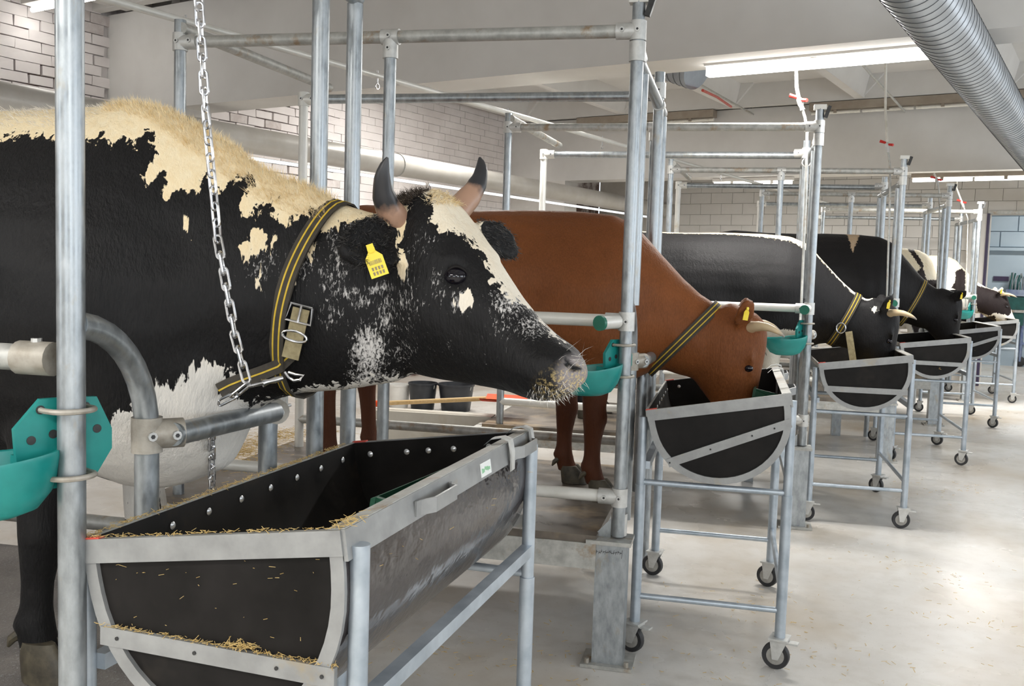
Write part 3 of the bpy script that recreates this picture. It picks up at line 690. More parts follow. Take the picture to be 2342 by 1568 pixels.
for k, cu, cv, rz, Ly, tilt, flip in ((-1, .332, .5625, -.078, 1.14, .145, True), (0, .365, .675, 0, 1.13, .18, False), (1, .365, .72, .01, 1.12, .14, True), (2, .345, .58, 0, 1.1, .13, True), (3, .33, .60, 0, 1.1, .15, False), (4, .29, .60, 0, 1.1, .13, True)):
    TW[k] = trough(k, cu, cv, rz, Ly, tilt, flip, TL[k], hero=(k <= 0), half=.278 if k < 0 else .285, zc=1.095 if k < 0 else 1.085, D=.372 if k < 0 else .335)
def on_trough(k, name, **kw):
    e = empty(name, **kw); e.matrix_world = Matrix.LocRotScale(TW[k][0].location, TW[k][0].rotation_euler, None); return e
# green divider boards lying in the tubs
for k in (-1, 0):
    W = TW[k][1]; o = MB(); Ly = 1.2 if k < 0 else 1.13
    y0, y1 = ((-.20, .44) if k < 0 else (-.10, .50))
    o.prism([W(.150, y0, -.020), W(.175, y1, -.035), W(.10, y1, -.24), W(.085, y0, -.24)], (.012, 0, .004)); o.prism([W(.150, y0, -.020), W(.163, y0, -.018), W(.263, y0 + .02, -.06), W(.255, y0 + .02, -.09), W(.085, y0, -.24)], (0, .012, 0))
    ob = o.build('feed_board', 'green_plastic', None, False); ob.matrix_world = Matrix.LocRotScale(TW[k][0].location, TW[k][0].rotation_euler, None)
    tag(ob, 'dark green plastic board lying inside the nearest trough' if k < 0 else 'dark green plastic board in the trough of the red cow', 'board')
# feed in the bottom of the tubs
for k in range(-1, 5):
    W = TW[k][1]; m = MB(); pr = random.Random(40 + k); rings = []
    hy = .53
    for y in np.linspace(-hy, hy, 9): rings.append([W(x, y, -.275 + .02 * pr.random() + (.03 if abs(x) < .1 else 0)) for x in np.linspace(-.17, .17, 7)])
    m.grid(rings, False, False)
    for i in range(160):
        x, y = pr.uniform(-.16, .16), pr.uniform(-hy, hy); a = pr.uniform(0, 6.28); p = W(x, y, -.245 + pr.uniform(0, .015)); d = np.array([math.cos(a), math.sin(a), pr.uniform(-.2, .2)]) * pr.uniform(.02, .05); m.bar(p - d, p + d, .003, .002)
    ob = m.build('feed_mix', 'straw', None, False); ob.matrix_world = Matrix.LocRotScale(TW[k][0].location, TW[k][0].rotation_euler, None)
    tag(ob, 'chopped straw feed in the bottom of the ' + TL[k].replace('feed ', ''), 'feed', kind='stuff')
# ================================================================ cows
def ell(cx, zt, zb, w, tap, n=30, yc=0.0, p=0.88):
    out = []; zc, hh = (zt + zb) / 2, (zt - zb) / 2
    for t in np.linspace(0, 2 * math.pi, n, endpoint=False):
        c, s = math.cos(t), math.sin(t)
        cc = math.copysign(abs(c) ** p, c); ss = math.copysign(abs(s) ** p, s)
        ww = w * (1 - tap * max(0, c) ** 1.4) * (1 - 0.18 * max(0, -c) ** 2)
        out.append((cx, yc + ww * ss, zc + hh * cc))
    return out
HEAD = [  # upper s,z / lower s,z / half width / taper : section pairs from nape to muzzle, in the head's own mid-plane
    (-.17, 1.170, -.22, .845, .085, .25), (-.12, 1.195, -.17, .825, .098, .2), (-.05, 1.232, -.11, .810, .110, .12), (.01, 1.237, -.05, .800, .118, .05), (.06, 1.212, .005, .793, .122, .05),
    (.105, 1.172, .055, .790, .121, .08), (.15, 1.122, .105, .789, .109, .12), (.20, 1.066, .155, .788, .094, .14), (.255, 1.005, .21, .786, .083, .14),
    (.31, .953, .262, .781, .078, .10), (.355, .920, .305, .773, .080, .05), (.395, .900, .345, .770, .082, .05), (.424, .875, .385, .780, .072, .1), (.440, .848, .412, .800, .048, .2)]
PIV = (-.05, 1.232)
class HeadFrame:
    def __init__(s, Q, psi, delta=0.0, sc=1.0, pol=None):
        s.Q = np.array(Q, float); s.c, s.s = math.cos(psi), math.sin(psi); s.cd, s.sd = math.cos(delta), math.sin(delta); s.sc = sc; s.pol = pol
    def __call__(s, a, lat, z):
        x, y = a - PIV[0], z - PIV[1]
        x, y = s.sc * (x * s.cd - y * s.sd), s.sc * (x * s.sd + y * s.cd)
        if s.pol is None: a, z = PIV[0] + x, PIV[1] + y
        else: a, z = s.pol[0] + x, s.pol[1] + y
        lat *= s.sc
        return np.array([s.Q[0] + a * s.c + lat * s.s, s.Q[1] - a * s.s + lat * s.c, z])
def hpx(H, k, v0, x, y, lat):
    # point of the head plane lat=const (in the head's own frame) seen at a pixel, in cow coordinates
    d = ray(x, y); o = CAM - glo((0, v0, ZD), k); o = np.array([o @ DV, o @ EV, o[2]]); d = np.array([d @ DV, d @ EV, d[2]])
    n = np.array([H.s, H.c, 0]); P = np.array([H.Q[0], H.Q[1], 0]) + n * lat
    return o + d * (((P - o) @ n) / (d @ n))
def head_loft(m, H, n=26):
    rings = []
    for us, uz, ls, lz, w, tap in HEAD:
        ring = []
        for t in np.linspace(0, 2 * math.pi, n, endpoint=False):
            c, s = math.cos(t), math.sin(t); cc = math.copysign(abs(c) ** .85, c); ss = math.copysign(abs(s) ** .85, s)
            f = (1 + cc) / 2; ww = w * (1 - tap * max(0, c) ** 1.5) * (1 - .38 * max(0, -c) ** 1.6)
            ring.append(H(ls + (us - ls) * f, ww * ss, lz + (uz - lz) * f))
        rings.append(ring)
    m.grid(rings, True, True)
def leg_loft(m, st, n=16):
    m.grid([[(x + rx * math.cos(t), y + ry * math.sin(t), z) for t in np.linspace(0, 2 * math.pi, n, endpoint=False)] for x, y, z, rx, ry in st], True, True)
def front_leg(m, x, y, sg, hx=0.0):
    leg_loft(m, [(x + .02, y, .86, .10, .05), (x + .0, y, .74, .115, .075), (x - .0, y, .62, .092, .068), (x, y, .50, .066, .056), (x + hx * .1, y, .42, .057, .053), (x + .006 + hx * .2, y, .365, .060, .055), (x + hx * .3, y, .31, .050, .045), (x - .003 + hx * .5, y, .24, .041, .036), (x - .003 + hx * .7, y, .18, .041, .036), (x - .008 + hx * .85, y, .135, .053, .046), (x + .008 + hx, y, .095, .048, .044), (x + .025 + hx, y, .055, .056, .052)])
def hind_leg(m, x, y):
    leg_loft(m, [(x + .08, y * .75, 1.08, .22, .09), (x + .06, y * .9, .95, .235, .105), (x + .05, y, .82, .20, .10), (x + .01, y, .70, .145, .085), (x - .05, y, .60, .095, .065), (x - .105, y, .52, .068, .05), (x - .125, y, .455, .062, .047), (x - .115, y, .38, .048, .042), (x - .105, y, .27, .042, .038), (x - .10, y, .18, .042, .038), (x - .10, y, .135, .052, .046), (x - .08, y, .095, .048, .044), (x - .065, y, .055, .055, .05)])
def ear_loft(m, base, tip, nrm, w=.062, th=.013, cup=.02):
    base, tip = np.array(base), np.array(tip); ax = tip - base; nrm = unit(nrm - unit(ax) * (np.array(nrm) @ unit(ax))); wd = np.cross(unit(ax), nrm)
    rings = []
    for t, f in ((0, .45), (.12, .62), (.3, .95), (.5, 1.0), (.7, .92), (.85, .70), (.95, .42), (1.0, .12)):
        c = base + ax * t; ring = []
        for a in np.linspace(0, 2 * math.pi, 16, endpoint=False):
            x, y = math.cos(a) * w * f, math.sin(a) * th * (1 if t > .1 else 1.6)
            ring.append(c + wd * x + nrm * (y + cup * (x / w) ** 2 * (1 if t > .1 else .3)))
        rings.append(ring)
    m.grid(rings, True, True)
def remesh(mb, voxel, smooth_it):
    me = mb.mesh('tmp', False); ob = bpy.data.objects.new('tmp', me); COL.objects.link(ob)
    md = ob.modifiers.new('r', 'REMESH'); md.mode = 'VOXEL'; md.voxel_size = voxel; md.adaptivity = 0
    dg = bpy.context.evaluated_depsgraph_get(); out = bpy.data.meshes.new_from_object(ob.evaluated_get(dg))
    bpy.data.objects.remove(ob); bpy.data.meshes.remove(me)
    n = len(out.vertices); co = np.empty(n * 3, np.float32); out.vertices.foreach_get('co', co); co = co.reshape(-1, 3).astype(float)
    ed = np.empty(len(out.edges) * 2, np.int32); out.edges.foreach_get('vertices', ed); ed = ed.reshape(-1, 2)
    deg = np.bincount(ed.ravel(), minlength=n).astype(float)[:, None]
    for it in range(smooth_it):
        for lam in (0.55, -0.52) if it % 2 else (0.5,):
            acc = np.zeros_like(co)
            for d in range(3): acc[:, d] = np.bincount(ed[:, 0], co[ed[:, 1], d], n) + np.bincount(ed[:, 1], co[ed[:, 0], d], n)
            co = co + lam * (acc / deg - co)
    return out, co
def setco(me, co):
    me.vertices.foreach_set('co', co.astype(np.float32).ravel()); me.update()
    me.polygons.foreach_set('use_smooth', [True] * len(me.polygons))
def normals(me):
    n = np.empty(len(me.vertices) * 3, np.float32); me.vertex_normals.foreach_get('vector', n); return n.reshape(-1, 3).astype(float)
def push(co, nr, c, r, amt):
    d = np.linalg.norm(co - np.array(c), axis=1); w = np.exp(-(d / r) ** 2); return co + nr * (amt * w)[:, None]
def sdf(px, poly):
    """signed distance in pixels, positive inside"""
    P = np.asarray(poly, float); x, y = px[:, 0], px[:, 1]; inside = np.zeros(len(px), bool); dmin = np.full(len(px), 1e9)
    for i in range(len(P)):
        a, b = P[i], P[(i + 1) % len(P)]; e = b - a; w = px - a; t = np.clip((w @ e) / (e @ e + 1e-9), 0, 1)
        dmin = np.minimum(dmin, np.hypot(*(w - t[:, None] * e).T))
        cr = ((a[1] > y) != (b[1] > y)); xi = a[0] + (y - a[1]) * e[0] / (e[1] if e[1] else 1e-9); inside ^= cr & (x < xi)
    return np.where(inside, dmin, -dmin)
def attr(me, name, val):
    a = me.attributes.new(name, 'FLOAT', 'POINT'); a.data.foreach_set('value', np.asarray(val, np.float32))
def hoof(parent, x, y, z=0.0, hs=1.0):
    m = MB()
    for s in (-1, 1):
        rings = []
        for zz, l, w, off in ((.0, .060 * hs, .031, .030), (.03, .056 * hs, .029, .022), (.065, .047 * hs, .026, .010), (.085 * hs, .036 * hs, .022, .004)):
            rings.append([(x + off + l * math.cos(t) * (1.25 if math.cos(t) > 0 else .9), y + s * .028 + w * math.sin(t), z + zz) for t in np.linspace(0, 2 * math.pi, 14, endpoint=False)])
        m.grid(rings, True, True)
    for s in (-1, 1): m.tube([(x - .045, y + s * .025, z + .115), (x - .065, y + s * .03, z + .10), (x - .075, y + s * .03, z + .08)], [.014, .012, .004], 8)
    return m.build('hoof', 'hoof_horn', parent)
def horn(parent, pts, r0, mat):
    # smooth curve
    P = [np.array(p, float) for p in pts]; n = 14; cur = []
    for t in np.linspace(0, 1, n): cur.append((1 - t) ** 3 * P[0] + 3 * (1 - t) ** 2 * t * P[1] + 3 * (1 - t) * t * t * P[2] + t ** 3 * P[3])
    rad = [r0 * (1 - t) ** .62 * (1 + .04 * math.sin(26 * t)) + .003 for t in np.linspace(0, 1, n)]
    m = MB().tube(cur, rad, 16); me = m.mesh('horn'); attr(me, 'along', np.repeat(np.linspace(0, 1, n), 16))
    return link('horn', me, mat, parent)
def ear_tag(parent, c, down, nrm, sc=1.0):
    c, d, n = np.array(c, float), unit(down), unit(nrm); s = np.cross(d, n)
    P = lambda a, b, o=0: c + s * a * sc + d * b * sc + n * o
    o = MB().prism([P(-.008, -.012), P(.008, -.012), P(.009, .006), P(.021, .020), P(.021, .066), P(-.021, .066), P(-.021, .020), P(-.009, .006)], n * .002 * sc).build('ear_tag', 'tag_yellow', parent, False)
    MB().tube([P(0, 0, 0), P(0, 0, .006 * sc)], .009 * sc, 12).build('tag_button', 'tag_yellow', o)
    if sc > .9:
        m = MB(); pr = random.Random(4)
        for i in range(10): m.prism([P(-.014 + .003 * i, .026, .0022), P(-.014 + .003 * i + pr.choice((.001, .0018)), .026, .0022), P(-.014 + .003 * i + .0015, .036, .0022), P(-.014 + .003 * i, .036, .0022)], n * .0003)
        for rw in range(2):
            for i in range(4): m.prism([P(-.014 + .0075 * i, .042 + .011 * rw, .0022), P(-.009 + .0075 * i, .042 + .011 * rw, .0022), P(-.0095 + .0075 * i, .050 + .011 * rw, .0022), P(-.0135 + .0075 * i, .050 + .011 * rw, .0022)], n * .0003)
        m.build('tag_print', 'strap_worn', o, False)
    return o
def collar(name, e_src, bvh, c, nrm, lat, width, label, group=None, mat='strap_black', tail=None, buck=None):
    """strap lying on the neck: rays in the collar plane find the skin"""
    c = np.array(c, float); nrm = unit(nrm); a1 = unit(np.array(lat) - nrm * (np.array(lat) @ nrm)); a2 = np.cross(nrm, a1)
    pts, nos = [], []
    for t in np.linspace(0, 2 * math.pi, 56, endpoint=False):
        d = a1 * math.cos(t) + a2 * math.sin(t); h = bvh.ray_cast(Vector(c + d * .42), Vector(-d), .6)
        r = .14 if h[0] is None else np.linalg.norm(np.array(h[0]) - c); pts.append(r); nos.append(d)
    pts = np.array(pts)
    for _ in range(3): pts = np.maximum(pts, (np.roll(pts, 1) + pts + np.roll(pts, -1)) / 3) * .5 + (np.roll(pts, 1) + pts + np.roll(pts, -1)) / 6
    e = bpy.data.objects.new(name, None); COL.objects.link(e); e.location = e_src.location; e.rotation_euler = e_src.rotation_euler
    tag(e, label, 'collar', group)
    P = [c + d * (r + .006) for d, r in zip(nos, pts)]; P.append(P[0]); N = nos + [nos[0]]
    st = MB().ribbon(P, N, width, .005).build('strap', mat, e)
    for s in (-1, 1): MB().ribbon([p + nrm * s * width * .2 + n * .0045 for p, n in zip(P, N)], N, width * .10, .0015).build('stripe', 'stripe_yellow', st)
    return e, P, N
def blades(name, mat, parent, roots, nors, dirs, length, width, rs, jit=.35, curl=0.0, droop=0.0):
    m = MB(); V, Fc = [], []
    for p, n, d in zip(roots, nors, dirs):
        L = length * rs.uniform(.6, 1.25); d0 = unit(d + rs.normal(0, jit, 3)); side = unit(np.cross(d0, rs.normal(0, 1, 3))); b = len(V)
        d1 = unit(d0 + rs.normal(0, curl, 3) + np.array([0, 0, -droop]))
        p = p - d0 * .004; mid = p + d0 * L * .5; tip = mid + d1 * L * .5
        V += [tuple(p - side * width), tuple(p + side * width), tuple(mid + side * width * .7), tuple(mid - side * width * .7), tuple(tip)]
        Fc += [(b, b + 1, b + 2, b + 3), (b + 3, b + 2, b + 4)]
    me = bpy.data.meshes.new(name); me.from_pydata(V, [], Fc); me.update(); me.polygons.foreach_set('use_smooth', [True] * len(me.polygons))
    o = link(name, me, mat, parent); o['kind'] = 'stuff'; return o

def to_world(co, k, v0): return np.array([0, YK[k], ZD]) + co[:, :1] * DV + (co[:, 1:2] + v0) * EV + co[:, 2:3] * np.array([0, 0, 1.0])
def cow_empty(k, v0, label): return stall_empty('cow', k, (0, v0, ZD), label=label, cat='cow', group='cows standing in the stalls')

# ---------------------------------------------------------------- the pied cow in the first stall
def pied_cow():
    k, v0 = -1, .62
    e = cow_empty(k, v0, 'black and cream pied cow with upright dark horns, head raised over the trough')
    m = MB()
    T = [(.47, 1.12, .80, .075, .2), (.42, 1.15, .775, .088, .2), (.37, 1.178, .765, .098, .25), (.30, 1.195, .750, .106, .3), (.235, 1.222, .742, .115, .35), (.18, 1.246, .735, .125, .4), (.11, 1.266, .715, .142, .45), (.04, 1.298, .675, .165, .5), (-.03, 1.348, .53, .20, .5), (-.127, 1.396, .485, .24, .5), (-.2, 1.430, .465, .268, .46),
         (-.275, 1.445, .468, .288, .43), (-.35, 1.440, .485, .296, .40), (-.43, 1.434, .505, .302, .35), (-.52, 1.430, .52, .315, .3), (-.69, 1.424, .53, .34, .22), (-.95, 1.40, .53, .36, .18), (-1.2, 1.39, .56, .34, .15), (-1.42, 1.40, .64, .29, .15), (-1.55, 1.38, .74, .25, .2), (-1.66, 1.33, .86, .18, .2), (-1.71, 1.26, .95, .10, .2)]
    m.grid([ell(*t) for t in T], True, True)
    H = HeadFrame((.5, 0, 0), math.radians(24))
    head_loft(m, H)
    front_leg(m, -.44, -.16, -1, -.02); front_leg(m, -.37, .16, 1)
    hind_leg(m, -1.42, -.17); hind_leg(m, -1.36, .17)
    # ears
    X = lambda x, y, lat: hpx(H, k, v0, x, y, lat)
    eb, et = X(918, 540, -.085), X(780, 582, -.275)
    ear_loft(m, eb, et, np.array([.35, -.93, .1]), .064, .016, .020)
    eb2, et2 = X(1090, 515, .09), X(1182, 585, .20)
    ear_loft(m, eb2, et2, np.array([.75, -.5, .25]), .045, .016, .016)
    for s in (): m.grid([[H(a, s * l, z) + r * np.array([0, math.cos(t), math.sin(t)]) for t in np.linspace(0, 2 * math.pi, 10, endpoint=False)] for a, l, z, r in ((.07, .095, 1.10, .01), (.095, .108, 1.095, .028), (.14, .108, 1.065, .028), (.165, .095, 1.035, .01))], True, True)
    me, co = remesh(m, .0095, 5)
    setco(me, co); nr = normals(me)
    for s in (-1, 1):
        co = push(co, nr, H(.10, s * .10, .93), .07, .008)           # cheek
        co = push(co, nr, H(.21, s * .08, .90), .05, -.008)
        if s > 0: co = push(co, nr, H(.408, s * .056, .857), .013, -.026)      # nostril
        co = push(co, nr, H(.400, s * .066, .880), .013, .007)
        co = push(co, nr, H(.0, s * .12, 1.12), .03, -.006)
        for a, z in ((.385, .808), (.36, .812), (.335, .818), (.305, .822), (.28, .820)): co = push(co, nr, H(a, s * .07, z), .010, -.006)   # mouth line
    co = push(co, nr, H(.10, 0, 1.16), .05, -.008)
    for c, r, a in (((-.28, -.28, .95), .13, .018), ((-.18, -.26, .72), .09, .015), ((-.52, -.32, .95), .10, -.015), ((-.05, -.19, 1.1), .07, -.010), ((.08, -.14, .95), .05, .008), ((.15, -.12, .85), .05, -.006), ((-.02, -.16, .85), .06, -.010)): co = push(co, nr, c, r, a)
    setco(me, co); nr = normals(me)
    def mkbvh(): return BVHTree.FromPolygons([tuple(c) for c in co], [tuple(p.vertices) for p in me.polygons])
    bvh = mkbvh()
    def px_hit(x, y):
        d = ray(x, y); o = CAM - glo((0, v0, ZD), k); lo = np.array([o @ DV, o @ EV, o[2]]); ld = np.array([d @ DV, d @ EV, d[2]])
        h = bvh.ray_cast(Vector(lo), Vector(ld)); return (np.array(h[0]), np.array(h[1]), ld) if h[0] is not None else (None, None, ld)
    EP, EN, _ = px_hit(1041, 628)
    if EP is None: EP, EN = H(.132, -.115, 1.06), np.array([.3, -.95, 0])
    nl = np.array([H.s, H.c, 0]); far_e = EP + nl * (2 * -((EP - H.Q) @ nl)); far_n = EN - 2 * nl * (EN @ nl)
    EYES = ((EP, EN), (far_e, far_n))
    for x_, y_, r_, a_ in ((1312, 838, .011, -.024), (1298, 826, .008, -.012), (1300, 806, .012, .006), (1180, 884, .012, -.004), (1205, 882, .010, -.004), (1150, 888, .012, -.004)):
        q_, n_, _ = px_hit(x_, y_)
        if q_ is not None: co = push(co, nr, q_, r_, a_)
    for c, n in EYES:
        co = push(co, nr, c, .021, -.012); co = push(co, nr, c + np.array([-.01, 0, .042]), .024, .009); co = push(co, nr, c + np.array([.0, 0, -.045]), .022, .004)
    setco(me, co); nr = normals(me); bvh = mkbvh()
    W = to_world(co, k, v0); px = project(W)
    # coat map
    cream = [(-900, 150), (-900, 330), (0, 312), (60, 305), (120, 312), (200, 322), (232, 305), (252, 332), (280, 318), (312, 332), (332, 300), (351, 298), (352, 345), (330, 412), (336, 425), (372, 394), (387, 402), (380, 442), (412, 430), (450, 432), (466, 402), (480, 408), (500, 444), (528, 412), (560, 404), (574, 410), (553, 470), (560, 492), (600, 472), (636, 450), (622, 492), (640, 512), (680, 486), (722, 490), (728, 520), (745, 530), (790, 505), (830, 500), (880, 500), (905, 520), (925, 515), (930, 470), (900, 380), (700, 300), (400, 150)]
    chest = [(240, 975), (300, 930), (340, 890), (372, 878), (392, 893), (418, 866), (444, 836), (500, 833), (532, 868), (500, 895), (545, 905), (570, 925), (640, 915), (720, 878), (770, 880), (830, 870), (940, 862), (1000, 884), (900, 940), (700, 1250), (200, 1250), (205, 1060)]
    blaze = [(975, 405), (1045, 405), (1075, 440), (1110, 490), (1150, 540), (1180, 600), (1200, 640), (1228, 690), (1262, 738), (1290, 780), (1262, 760), (1225, 715), (1190, 690), (1150, 675), (1128, 640), (1112, 600), (1092, 560), (1060, 540), (1010, 522), (982, 495), (990, 455), (960, 430)]
    spots = [[(555, 565), (575, 530), (605, 535), (618, 560), (590, 580), (570, 600)], [(612, 560), (630, 535), (640, 545), (622, 575)], [(662, 610), (690, 565), (712, 560), (700, 590), (678, 625), (668, 640)], [(421, 496), (427, 520), (423, 550), (418, 526)], [(585, 655), (600, 610), (606, 622), (596, 660)], [(1040, 700), (1050, 672), (1070, 660), (1074, 690), (1052, 712)], [(900, 545), (912, 545), (930, 600), (925, 640), (915, 610)]]
    SC = 1000.0
    cm = np.full(len(px), -1e9)
    for pl in [cream, chest, blaze] + spots: cm = np.maximum(cm, sdf(px, pl))
    far = nr @ EV * 0
    # ears, horn root: black
    de = np.minimum(np.linalg.norm(co - (eb * .35 + et * .65), axis=1), np.linalg.norm(co - (eb2 * .4 + et2 * .6), axis=1)); cm = np.where(de < .082, np.minimum(cm, (de - .082) * SC), cm)
    # lower legs: dark with pale cuffs
    low = co[:, 2] < .50; lg = low & (co[:, 0] < -.30) & (co[:, 1] < 0); cm = np.where(lg, -25.0, cm); cm = np.where(lg & (co[:, 2] < .085), 6.0, cm)
    lf = low & (co[:, 1] > 0) & (co[:, 0] > -.8); cm = np.where(lf, 15.0, cm); cm = np.where(lf & (co[:, 2] < .33), -15.0, cm)
    attr(me, 'coat', np.clip(cm / SC, -.12, .12))
    def blob(lst):
        d = np.zeros(len(px))
        for x, y, rx, ry, a in lst: d = np.maximum(d, a * np.exp(-((px[:, 0] - x) / rx) ** 2 - ((px[:, 1] - y) / ry) ** 2))
        return d
    sp = blob([(770, 600, 26, 70, .34), (760, 540, 24, 40, .30), (800, 668, 40, 24, .36), (865, 660, 40, 24, .36), (760, 720, 50, 60, .27), (830, 690, 60, 40, .30), (880, 660, 40, 30, .33), (780, 620, 25, 60, .28), (920, 800, 60, 70, .26), (890, 860, 60, 26, .34), (845, 800, 55, 75, .50), (880, 720, 45, 90, .34), (930, 690, 60, 130, .26), (960, 560, 60, 60, .24), (1010, 680, 30, 50, .26), (1055, 690, 36, 34, .42), (1170, 690, 70, 50, .40), (1215, 745, 60, 45, .36), (1150, 740, 60, 50, .27), (1130, 600, 40, 40, .26), (760, 640, 60, 120, .27), (700, 600, 60, 90, .28), (600, 600, 70, 90, .26), (1080, 800, 120, 60, .16), (1000, 790, 120, 60, .17), (840, 860, 60, 30, .42), (1000, 640, 30, 50, .28), (800, 520, 30, 30, .30)])
    sp = np.where(de < .075, 0, sp); attr(me, 'speck', sp)
    attr(me, 'warm', np.clip((px[:, 1] * -1 + 860) / 300, 0, 1) * np.where(px[:, 0] > 930, .55, 1.0))
    nose = np.clip(1 - np.linalg.norm((co - H(.425, 0, .838)) / np.array([.055, .085, .05]), axis=1), 0, 1) * 2.2
    npit = (((px[:, 0] - 1309) / 20) ** 2 + ((px[:, 1] - 836 - .35 * (px[:, 0] - 1309)) / 10) ** 2 < 1) & (co[:, 1] < H(.41, 0, .85)[1]); nose = np.where(npit, 0, nose)
    attr(me, 'nose', np.clip(nose, 0, 1) * .85)
    ch = np.clip(1.25 - np.linalg.norm((co - H(.415, 0, .812)) / np.array([.07, .10, .05]), axis=1), 0, 1) * 1.2
    attr(me, 'chaff', np.clip(np.where(npit, 0, ch), 0, 1))
    link('body', me, 'coat_pied', e)
    # eyes
    for c, n in EYES:
        c = c - n * .010
        m = MB(); m.lathe([(.0001, .0215)] + [(.027 * math.cos(t), .0215 * math.sin(t)) for t in np.linspace(1.35, -1.35, 11)] + [(.0001, -.0215)], 24); m.v = [tuple(np.array(c) - n * .0035 + np.array(q)) for q in m.v]; m.build('eye', 'eye_dark', e)
        c = c + n * .006
        a1 = unit(np.cross(n, (0, 0, 1))); a2 = np.cross(a1, n)
        up = [c + n * (.010 - .012 * t * t) + a1 * .027 * t + a2 * (.0165 * (1 - t * t) + .001 - .004 * t) for t in np.linspace(-1, 1, 11)]; lo = [c + n * (.008 - .010 * t * t) + a1 * .027 * t - a2 * (.014 * (1 - t * t)) for t in np.linspace(-1, 1, 11)]
        MB().tube(up, [.0015 + .0022 * (1 - t * t) for t in np.linspace(-1, 1, 11)], 8).build('eyelid', 'lid_black', e); MB().tube(lo, [.0015 + .0015 * (1 - t * t) for t in np.linspace(-1, 1, 11)], 8).build('eyelid', 'lid_black', e)
        rs = np.random.RandomState(3); 0 and blades('eyelashes', 'hair_dark', e, [up[i] for i in rs.randint(1, 10, 22)], [n] * 22, [n + a2 * -.3] * 22, .009, .0004, rs, .2)
    # horns
    for s in (-1, 1):
        horn(e, [X(922, 522, -.06), X(888, 492, -.12), X(856, 428, -.17), X(886, 360, -.165)] if s < 0 else [X(1035, 490, .05), X(1080, 450, .11), X(1112, 405, .15), X(1097, 360, .15)], .037 if s < 0 else .032, 'horn_dark')
    ear_n = unit(np.array([.35, -.93, .1])); P2, N2, ld = px_hit(848, 580)
    if P2 is None: P2 = eb * .5 + et * .5 - np.array([0, .02, 0])
    ear_tag(e, P2 - unit(ld) * .012 + np.array([0, 0, .01]), (.40, 0, -1), -ld, .95)
    for x, y, hx in ((-.44, -.16, -.02), (-.37, .16, 0)): hoof(e, x + .02 + hx, y, 0.0, 1.18)
    for x, y in ((-1.50, -.17), (-1.44, .17)): hoof(e, x, y)
    # tail
    MB().tube([(-1.70, 0, 1.28), (-1.77, 0, 1.15), (-1.79, 0, .9), (-1.78, .01, .65), (-1.77, 0, .45)], [.035, .03, .024, .02, .03], 12).build('tail', 'hair_dark', e)
    # standing mane, poll tuft, whiskers
    rs = np.random.RandomState(7)
    def pick(mask, n):
        idx = np.where(mask)[0]; i = idx[rs.randint(0, len(idx), n)]; return co[i] + rs.normal(0, .004, (n, 3)) * .8, nr[i]
    top = (cm > -4) & (nr[:, 2] > .45) & (np.abs(co[:, 1]) < .075) & (co[:, 0] > -.33) & (co[:, 0] < .26) & (co[:, 2] > 1.15)
    r, n = pick(top, 9000); blades('mane', 'hair_cream', e, r, n, n * .7 + np.array([-.45, 0, .35]), .024, .0005, rs, .28, .3)
    top2 = (cm > 18) & (nr[:, 2] > .5) & (co[:, 0] <= -.33) & (co[:, 0] > -.75); r, n = pick(top2, 2500); blades('back_hair', 'hair_pale', e, r, n, n * .5 + np.array([-.9, 0, .1]), .016, .0007, rs, .25, .2)
    pol = np.linalg.norm((co - H(.0, 0, 1.225)) / np.array([.085, .10, .04]), axis=1) < 1
    r, n = pick(pol & (nr[:, 2] > .2) & (co[:, 0] > H(0, 0, 1.2)[0] + .005), 900); blades('poll_tuft', 'hair_cream', e, r, n, n * .4 + np.array([.6, -.3, -.1]), .020, .0006, rs, .45, .9, .2)
    polb = np.linalg.norm((co - H(-.045, -.03, 1.225)) / np.array([.05, .08, .04]), axis=1) < 1
    r, n = pick(polb & (nr[:, 2] > .2), 1300); blades('poll_tuft', 'hair_brown', e, r, n, n * .6 + np.array([-.1, -.5, .1]), .024, .0007, rs, .5, .8)
    chin = (np.linalg.norm((co - H(.385, 0, .795)) / np.array([.07, .10, .04]), axis=1) < 1)
    r, n = pick(chin, 260); blades('muzzle_whiskers', 'hair_white', e, r, n, n + np.array([.35, 0, -.45]), .018, .00042, rs, .3, .25)
    nos = (np.linalg.norm((co - H(.42, -.02, .868)) / np.array([.03, .07, .03]), axis=1) < 1)
    r, n = pick(nos, 15); blades('nose_whiskers', 'hair_white', e, r, n, n + np.array([.5, -.2, .35]), .040, .0003, rs, .4, .25)
    earm = (np.linalg.norm(co - (eb * .5 + et * .5), axis=1) < .09) & (co[:, 0] < eb[0] + .0); r, n = pick(earm, 2200); blades('ear_hair', 'hair_dark', e, r, n, n * .35 + unit(et - eb), .016, .0008, rs, .3, .3)
    earm = (np.linalg.norm(co - (eb2 * .4 + et2 * .6), axis=1) < .085); r, n = pick(earm, 1200); blades('ear_hair', 'hair_dark', e, r, n, n * .35 + unit(et2 - eb2), .014, .0008, rs, .3, .3)
    return e, bvh, px_hit, H, co, nr
PIED, PBVH, PHIT, PH, PCO, PNR = pied_cow()

